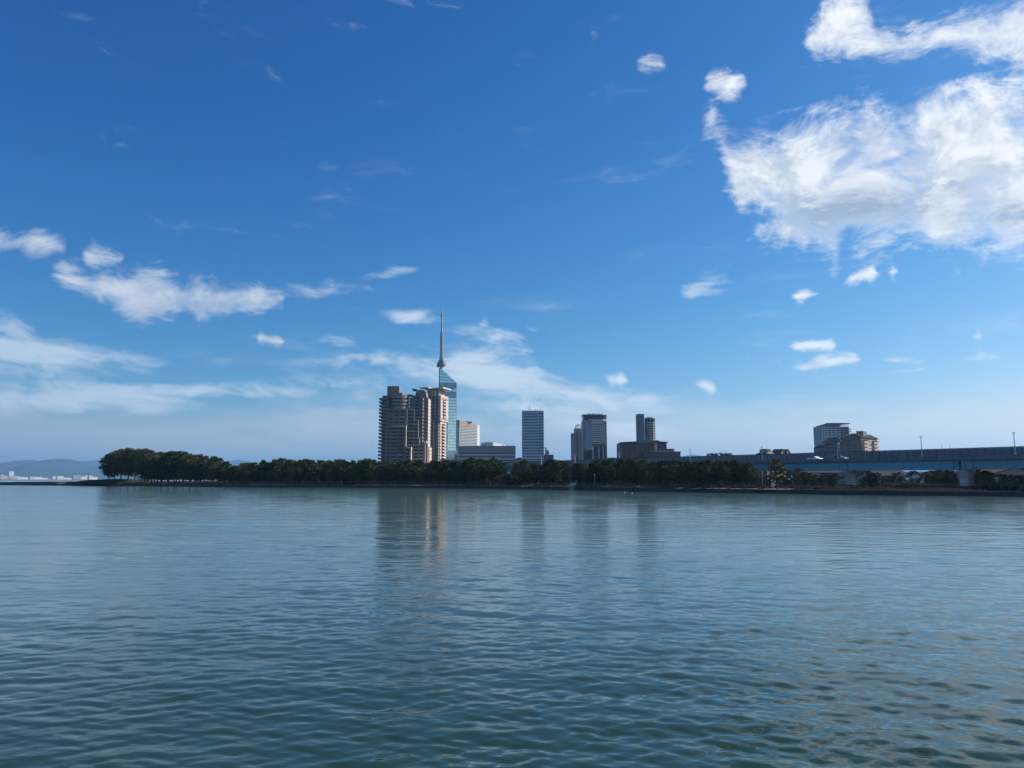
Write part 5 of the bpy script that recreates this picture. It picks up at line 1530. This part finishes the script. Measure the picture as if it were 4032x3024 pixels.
# shrubs
for i, (px, py, off) in enumerate(((1990, 1872, 9), (2008, 1868, 10), (2026, 1866, 9), (2044, 1874, 8))):
    tree(BUSH[i % 2], px, shore_dist(px) + off, py, 'shrub', 'olive shrub in the gap of the belt under the noise wall', 'shrub', 'olive shrubs in the belt gap', wide=1.5, gz0=1.7)
for i, (px, py, off) in enumerate(((3500, 1902, 8), (3545, 1900, 8), (3580, 1898, 8), (3625, 1904, 8), (3680, 1908, 9), (3720, 1908, 9))):
    tree(BUSH[i % 2], px, shore_dist(px) + off, py, 'shrub', 'low olive shrub on the bank between the piers', 'shrub', 'low shrubs between the piers', wide=1.6, gz0=1.2)
for i, (px, py, off) in enumerate(((3905, 1900, 12), (3930, 1898, 13), (3960, 1902, 11), (3990, 1900, 12), (4020, 1898, 12))):
    tree(BUSH[i % 2], px, shore_dist(px) + off, py, 'shrub', 'low dark hedge shrub in front of the pale house', 'shrub', 'hedge in front of the pale house', wide=1.6, gz0=1.2)

# ------------------------------------------------------------------ houses under the viaduct
def house(px0, px1, py_eave, py_ridge, Y, depth, wall, roof, label, axis='y', wins_=(), base=1.6, name='house'):
    S = Site((px0 + px1) / 2, Y, base); x, z = S.x, S.z
    t = thing(name, label, 'house', S.loc)
    x0, x1 = x(px0), x(px1); ze, zr = z(py_eave), z(py_ridge)
    solid('wall', t, wall, x0, x1, 0, depth, 0, ze)
    o = .45
    if axis == 'y':                                   # gable to the water
        xm = (x0 + x1) / 2
        MB().gable(x0 + .02, x1 - .02, .02, depth - .02, ze, zr - .15, 'y').build('gable_wall', wall, t)
        for s, e in ((-1, x0), (1, x1)):
            sl = (zr - ze) / (xm - x0)
            p = Vector((e + s * o, -o, ze - o * sl)); q = Vector((xm, -o, zr))
            w = Vector((0, depth + 2 * o, 0)); u = Vector((0, 0, .22))
            MB().add([p, q, q + w, p + w, p + u, q + u, q + w + u, p + w + u], [(0, 3, 2, 1), (4, 5, 6, 7), (0, 1, 5, 4), (1, 2, 6, 5), (2, 3, 7, 6), (3, 0, 4, 7)]).build('roof_slope', roof, t)
    else:                                             # eaves to the water
        ym = depth / 2
        MB().gable(x0 + .02, x1 - .02, .02, depth - .02, ze, zr - .15, 'x').build('gable_wall', wall, t)
        for s, e in ((-1, 0), (1, depth)):
            sl = (zr - ze) / ym
            p = Vector((x0 - o, e + s * o, ze - o * sl)); q = Vector((x0 - o, ym, zr))
            w = Vector((x1 - x0 + 2 * o, 0, 0)); u = Vector((0, 0, .22))
            MB().add([p, q, q + w, p + w, p + u, q + u, q + w + u, p + w + u], [(0, 3, 2, 1), (4, 5, 6, 7), (0, 1, 5, 4), (1, 2, 6, 5), (2, 3, 7, 6), (3, 0, 4, 7)]).build('roof_slope', roof, t)
    for a, c, p, q in wins_:
        w = winf(t, M_win, x(a), x(c), z(q), z(p), 0)
    return t, S
W_beige = mat('beige_render', (0.40, 0.36, 0.31), 0.85, var=0.08, scale=0.4, streak=0.1)
W_grey = mat('grey_render', (0.30, 0.30, 0.31), 0.85, var=0.08, scale=0.4, streak=0.1)
W_white = mat('white_render', (0.66, 0.65, 0.62), 0.8, var=0.06, scale=0.4)
R_slate = mat('slate_tiles', (0.06, 0.06, 0.068), 0.95, spec=0.05, var=0.2, scale=1.2)
R_brown = mat('brown_tiles', (0.085, 0.068, 0.06), 0.95, spec=0.05, var=0.2, scale=1.2)
house(3238, 3318, 1893, 1864, 262, 10, W_grey, R_slate, 'grey gabled house left of the middle pier', 'y', ((3262, 3270, 1880, 1888), (3284, 3291, 1880, 1888)))
house(3176, 3232, 1884, 1866, 268, 9, W_beige, R_brown, 'small brown-roofed house half hidden by young pines', 'x', ((3190, 3198, 1888, 1894),))
house(3158, 3315, 1862, 1845, 300, 12, W_grey, R_slate, 'long slate-roofed house seen just under the girder', 'x')
house(3362, 3436, 1880, 1855, 240, 10, W_beige, R_slate, 'beige gabled house right of the middle pier', 'y', ((3384, 3390, 1862, 1870), (3404, 3410, 1862, 1870)))
t_, S_ = house(3396, 3470, 1862, 1850, 285, 10, W_white, R_brown, 'sunlit white house behind the beige gabled house', 'x', ((3412, 3425, 1860, 1866),))
house(3452, 3572, 1874, 1852, 236, 11, W_beige, R_slate, 'wide beige house with broad grey hip roof between the piers', 'x', ((3470, 3478, 1884, 1892), (3500, 3514, 1880, 1890), (3540, 3552, 1878, 1890)))
house(3570, 3650, 1878, 1860, 225, 9, W_white, R_slate, 'white house with dark stepped roofs left of the dark pine clump', 'x', ((3613, 3624, 1880, 1888), (3590, 3600, 1882, 1890)))
house(3582, 3612, 1870, 1857, 222, 2.4, W_white, R_slate, 'small white dormered annex in front of the stepped roofs', 'y', ((3592, 3601, 1866, 1870),), name='annex_house')
house(3896, 4090, 1868, 1840, 205, 12, W_beige, R_brown, 'pale beige house with sloping roof right of the right-hand pier', 'y', ((3904, 3912, 1871, 1874), (3922, 3930, 1868, 1874), (3962, 3980, 1868, 1880), (3986, 4026, 1870, 1882)))

# ------------------------------------------------------------------ shore furniture
def build_fence():
    M = mat('grey_rail', (0.16, 0.155, 0.15), 0.7, metal=0.2, var=0.1)
    line = offset_line(FINE, 8.0)
    t = thing('railing_fence', 'low grey post-and-rail fence along the top of the bank', 'fence')
    pm = MB().box(-.05, .05, -.05, .05, 0, 1.05).mesh('post', M)
    pts = []
    d = 0.0
    for a, c in zip(line[:-1], line[1:]):
        L = (c - a).length
        while d < L:
            pts.append(a.lerp(c, d / L)); d += 2.0
        d -= L
    keep = [p for p in pts if p.y < 420 and p.y > 150]
    for p in keep[:290]:
        link('post', pm, t, (p.x, p.y, 1.66))
    for h in (1.0, .55):
        mb = MB()
        for a, c in zip(keep[:-1], keep[1:]):
            mb.bar((a.x, a.y, 1.66 + h), (c.x, c.y, 1.66 + h), .035, 4)
        mb.build('rail', M, t)
build_fence()
def shore_spot(px, off):
    Y = shore_dist(px) + off
    return gx(px, Y, 1900), Y
# pale concrete landing with a tilted white gangway
x_, Y_ = shore_spot(2252, -1.4)
t = thing('landing_stage', 'small white landing stage with tilted gangway on the seawall', 'landing stage', (x_, Y_, 0))
MB().box(-.9, .9, 0, 1.6, -1.0, 1.0).build('pier_block', mat('stained_concrete', (0.30, 0.25, 0.22), .85), t)
MB().box(-2.1, .4, -.35, 1.4, 1.02, 1.5).build('deck', M_conc, t)
MB().add([(-.9, -.3, 1.55), (1.2, -.3, 1.55), (1.5, 1.7, 2.35), (-.3, 1.7, 2.35), (-.9, -.3, 1.67), (1.2, -.3, 1.67), (1.5, 1.7, 2.47), (-.3, 1.7, 2.47)], [(0, 3, 2, 1), (4, 5, 6, 7), (0, 1, 5, 4), (1, 2, 6, 5), (2, 3, 7, 6), (3, 0, 4, 7)]).build('gangway', M_conc, t)
# notice board
x_, Y_ = shore_spot(2269, 7.0)
t = thing('notice_board', 'small pale notice board on two posts above the landing stage', 'sign', (x_, Y_, 1.6))
for s in (-.3, .3): MB().box(s - .05, s + .05, -.05, .05, 0, 1.0).build('post', M_steel, t)
MB().box(-.42, .42, -.08, -.02, .9, 1.55).build('board', M_conc, t)
# cream peaked shelter by the bank
x_, Y_ = shore_spot(3046, 8.0)
t = thing('small_tent', 'small cream peaked tent on the bank below the tall pine', 'tent', (x_, Y_, 1.55))
M_tent = mat('cream_canvas', (0.74, 0.70, 0.58), 0.8, var=0.04)
MB().add([(-.75, -.5, 0), (.75, -.7, 0), (1.0, .9, 0), (-.8, .9, 0), (-.45, .1, 1.15), (.05, .1, 1.2)], [(0, 1, 5, 4), (1, 2, 5), (2, 3, 4, 5), (3, 0, 4), (3, 2, 1, 0)]).build('canvas', M_tent, t)
MB().bar((-.85, -.55, .02), (-.45, .1, 1.15), .035, 5).build('frame_pole', M_steel, t)
MB().bar((.8, -.75, .02), (.05, .1, 1.2), .035, 5).build('frame_pole', M_steel, t)
# park lamps among the trees
for px, off, top in ((3003, 9.5, 1862), (1345, 10, 1872), (2342, 9, 1872), (1256, 10.5, 1868)):
    x_, Y_ = shore_spot(px, off)
    lab = {3003: 'white globe park lamp in front of the girder gap', 1345: 'white globe park lamp under the pines left of the condominium', 2342: 'white globe park lamp under the pines below the crowned tower', 1256: 'white globe park lamp near two pale trunks in the left belt'}[px]
    t = thing('park_lamp', lab, 'street lamp', (x_, Y_, 1.65))
    h = gz(top, Y_) - 1.65
    MB().bar((0, 0, 0), (0, 0, h), .06, 6).build('pole', M_white, t)
    MB().cyl(0, 0, h, h + .22, .12, .24, n=10).cyl(0, 0, h + .22, h + .5, .24, .10, n=10).build('globe', M_white, t)
# round white lamp by the bank on the right
x_, Y_ = shore_spot(3571, 9)
t = thing('round_lamp', 'short pole with white globe between the piers', 'street lamp', (x_, Y_, 1.3))
MB().bar((0, 0, 0), (0, 0, 2.1), .05, 6).build('pole', M_conc, t)
MB().cyl(0, 0, 2.1, 2.3, .12, .26, n=10).cyl(0, 0, 2.3, 2.55, .26, .12, n=10).build('globe', M_white, t)
# white floats on the water
for px, py in ((2460, 1939), (2489, 1943)):
    p = water_pt(px, py)
    t = thing('float', 'small white float on the water off the pine belt', 'float', (p.x, p.y, .0), 0, 'white floats off the pine belt')
    MB().cyl(0, 0, -.05, .10, .09, .13, n=10).cyl(0, 0, .10, .19, .13, .06, n=10).build('hull', M_white, t)
    MB().bar((0, 0, .18), (0, 0, .3), .02, 5).build('ring', M_white, t)
# mooring frame at the tip of the spit
x_, Y_ = shore_spot(345, 5)
t = thing('signal_mast', 'thin dark mast with short arm at the tip of the spit', 'mast', (x_, Y_, 1.2))
MB().bar((0, 0, 0), (0, 0, gz(1866, Y_) - 1.2), .13, 6).build('pole', M_dark, t)
MB().bar((-.6, 0, gz(1866, Y_) - 1.3), (.6, 0, gz(1866, Y_) - 1.2), .09, 5).build('arm', M_dark, t)
x_, Y_ = shore_spot(326, 6)
t = thing('steel_frame', 'low rusty brown steel frame beside the mast on the spit', 'frame', (x_, Y_, 1.2))
M_rust = mat('rusty_steel', (0.16, 0.09, 0.07), .8)
for a in (-2.0, -.7, .7, 2.0): MB().box(a - .08, a + .08, -.1, .1, 0, 2.2).build('post', M_rust, t)
for h in (.9, 2.1): MB().box(-2.1, 2.1, -.06, .06, h, h + .14).build('beam', M_rust, t)
# grassy mound at the point under the tall pines
rnd = random.Random(5)
cx, cy = shore_spot(470, 17)
mb = MB(); nx, ny = 30, 12; vs = []
for j in range(ny):
    for i in range(nx):
        u, v = i / (nx - 1) * 2 - 1, j / (ny - 1) * 2 - 1
        h = 2.3 * max(0, 1 - u * u) ** .7 * max(0, 1 - v * v) ** .6
        vs.append((cx + u * 26, cy + v * 12, 1.5 + h + rnd.uniform(-.1, .1) - (.4 if h < .05 else 0)))
mb.add(vs, [(j * nx + i, j * nx + i + 1, (j + 1) * nx + i + 1, (j + 1) * nx + i) for j in range(ny - 1) for i in range(nx - 1)])
tag(mb.build('mound', mat('dark_turf', (0.035, 0.045, 0.022), .95, var=.3, scale=.5, spec=.1)), kind='structure')

# ------------------------------------------------------------------ town across the bay
def build_far_town():
    M_w = mat('far_white_wall', (0.80, 0.79, 0.76), 0.7, var=0.03)
    M_b = mat('far_beige_wall', (0.62, 0.54, 0.49), 0.7, var=0.03)
    M_g = mat('far_grey_wall', (0.42, 0.44, 0.45), 0.7, var=0.03)
    L = [(14, 28, 1869, M_b, 'pale pink waterfront block at the far left of the town across the bay'), (28, 40, 1874, M_b, 'small pink block beside the pale pink one across the bay'), (47, 63, 1856, M_w, 'tall white slab tower in the town across the bay'),
         (40, 50, 1882, M_w, 'tiny white shed at the foot of the white slab tower'), (52, 64, 1877, M_g, 'grey-green shed in front of the white slab tower'), (64, 80, 1874, M_b, 'pinkish block right of the white slab tower across the bay'), (82, 104, 1878, M_w, 'long low white hall right of the pinkish block across the bay'), (108, 121, 1879, M_w, 'small low white hall across the bay'),
         (130, 146, 1878, M_w, 'white warehouse end bay with blank face across the bay'), (146, 174, 1878.5, M_w, 'long white warehouse with grey lower wall across the bay'), (174, 196, 1882, M_w, 'low white shed right of the long warehouse across the bay'), (196, 220, 1884, M_g, 'flat grey quay building across the bay'), (218, 228, 1876, M_w, 'narrow white block across the bay left of the big cream store'),
         (237, 258, 1875, M_w, 'big cream store building across the bay'), (258, 276, 1881, M_w, 'low cream wing of the big store across the bay'), (280, 308, 1883, M_w, 'long low white quay shed across the bay'), (300, 324, 1871, M_g, 'thin pale roof on stilts across the bay'), (308, 330, 1880, M_b, 'beige shed behind the mast across the bay'),
         (330, 344, 1878, M_w, 'white house-sized block left of the mast across the bay'), (345, 353, 1872, M_w, 'narrow tall white block just right of the mast across the bay'), (360, 370, 1872, M_w, 'white square block next to the point across the bay'), (370, 392, 1879, M_w, 'low white hall by the grassy point across the bay')]
    for i, (a, c, top, m, lab) in enumerate(L):
        Y = 5350 + 60 * (i % 4)
        S = Site((a + c) / 2, Y, 3.0); x, z = S.x, S.z
        t = thing('waterfront_building', lab, 'building', S.loc, R(42), 'town across the bay')
        h = z(top)
        w0, w1 = x(a), x(c)
        solid('wall', t, m, w0, w1, 0, 34, 0, h)
        MB().box(w0 - .6, w1 + .6, -.6, 34.6, h + .02, h + 1.0).build('roof', M_g if i % 3 else m, t)
        for k in range(1, int(h / 9)):
            winf(t, M_winm, w0 + 2, w1 - 2, k * 9 - 1, k * 9 + .4, -.02, 'window_strip')
        if i % 3 == 0: MB().box(w0 + 4, w0 + 10, 6, 14, h + 1.01, h + 4.5).build('roof_box', m, t)
build_far_town()
SC.cycles.volume_bounces = 0
SC.cycles.max_bounces = 6
SC.cycles.use_denoising = True
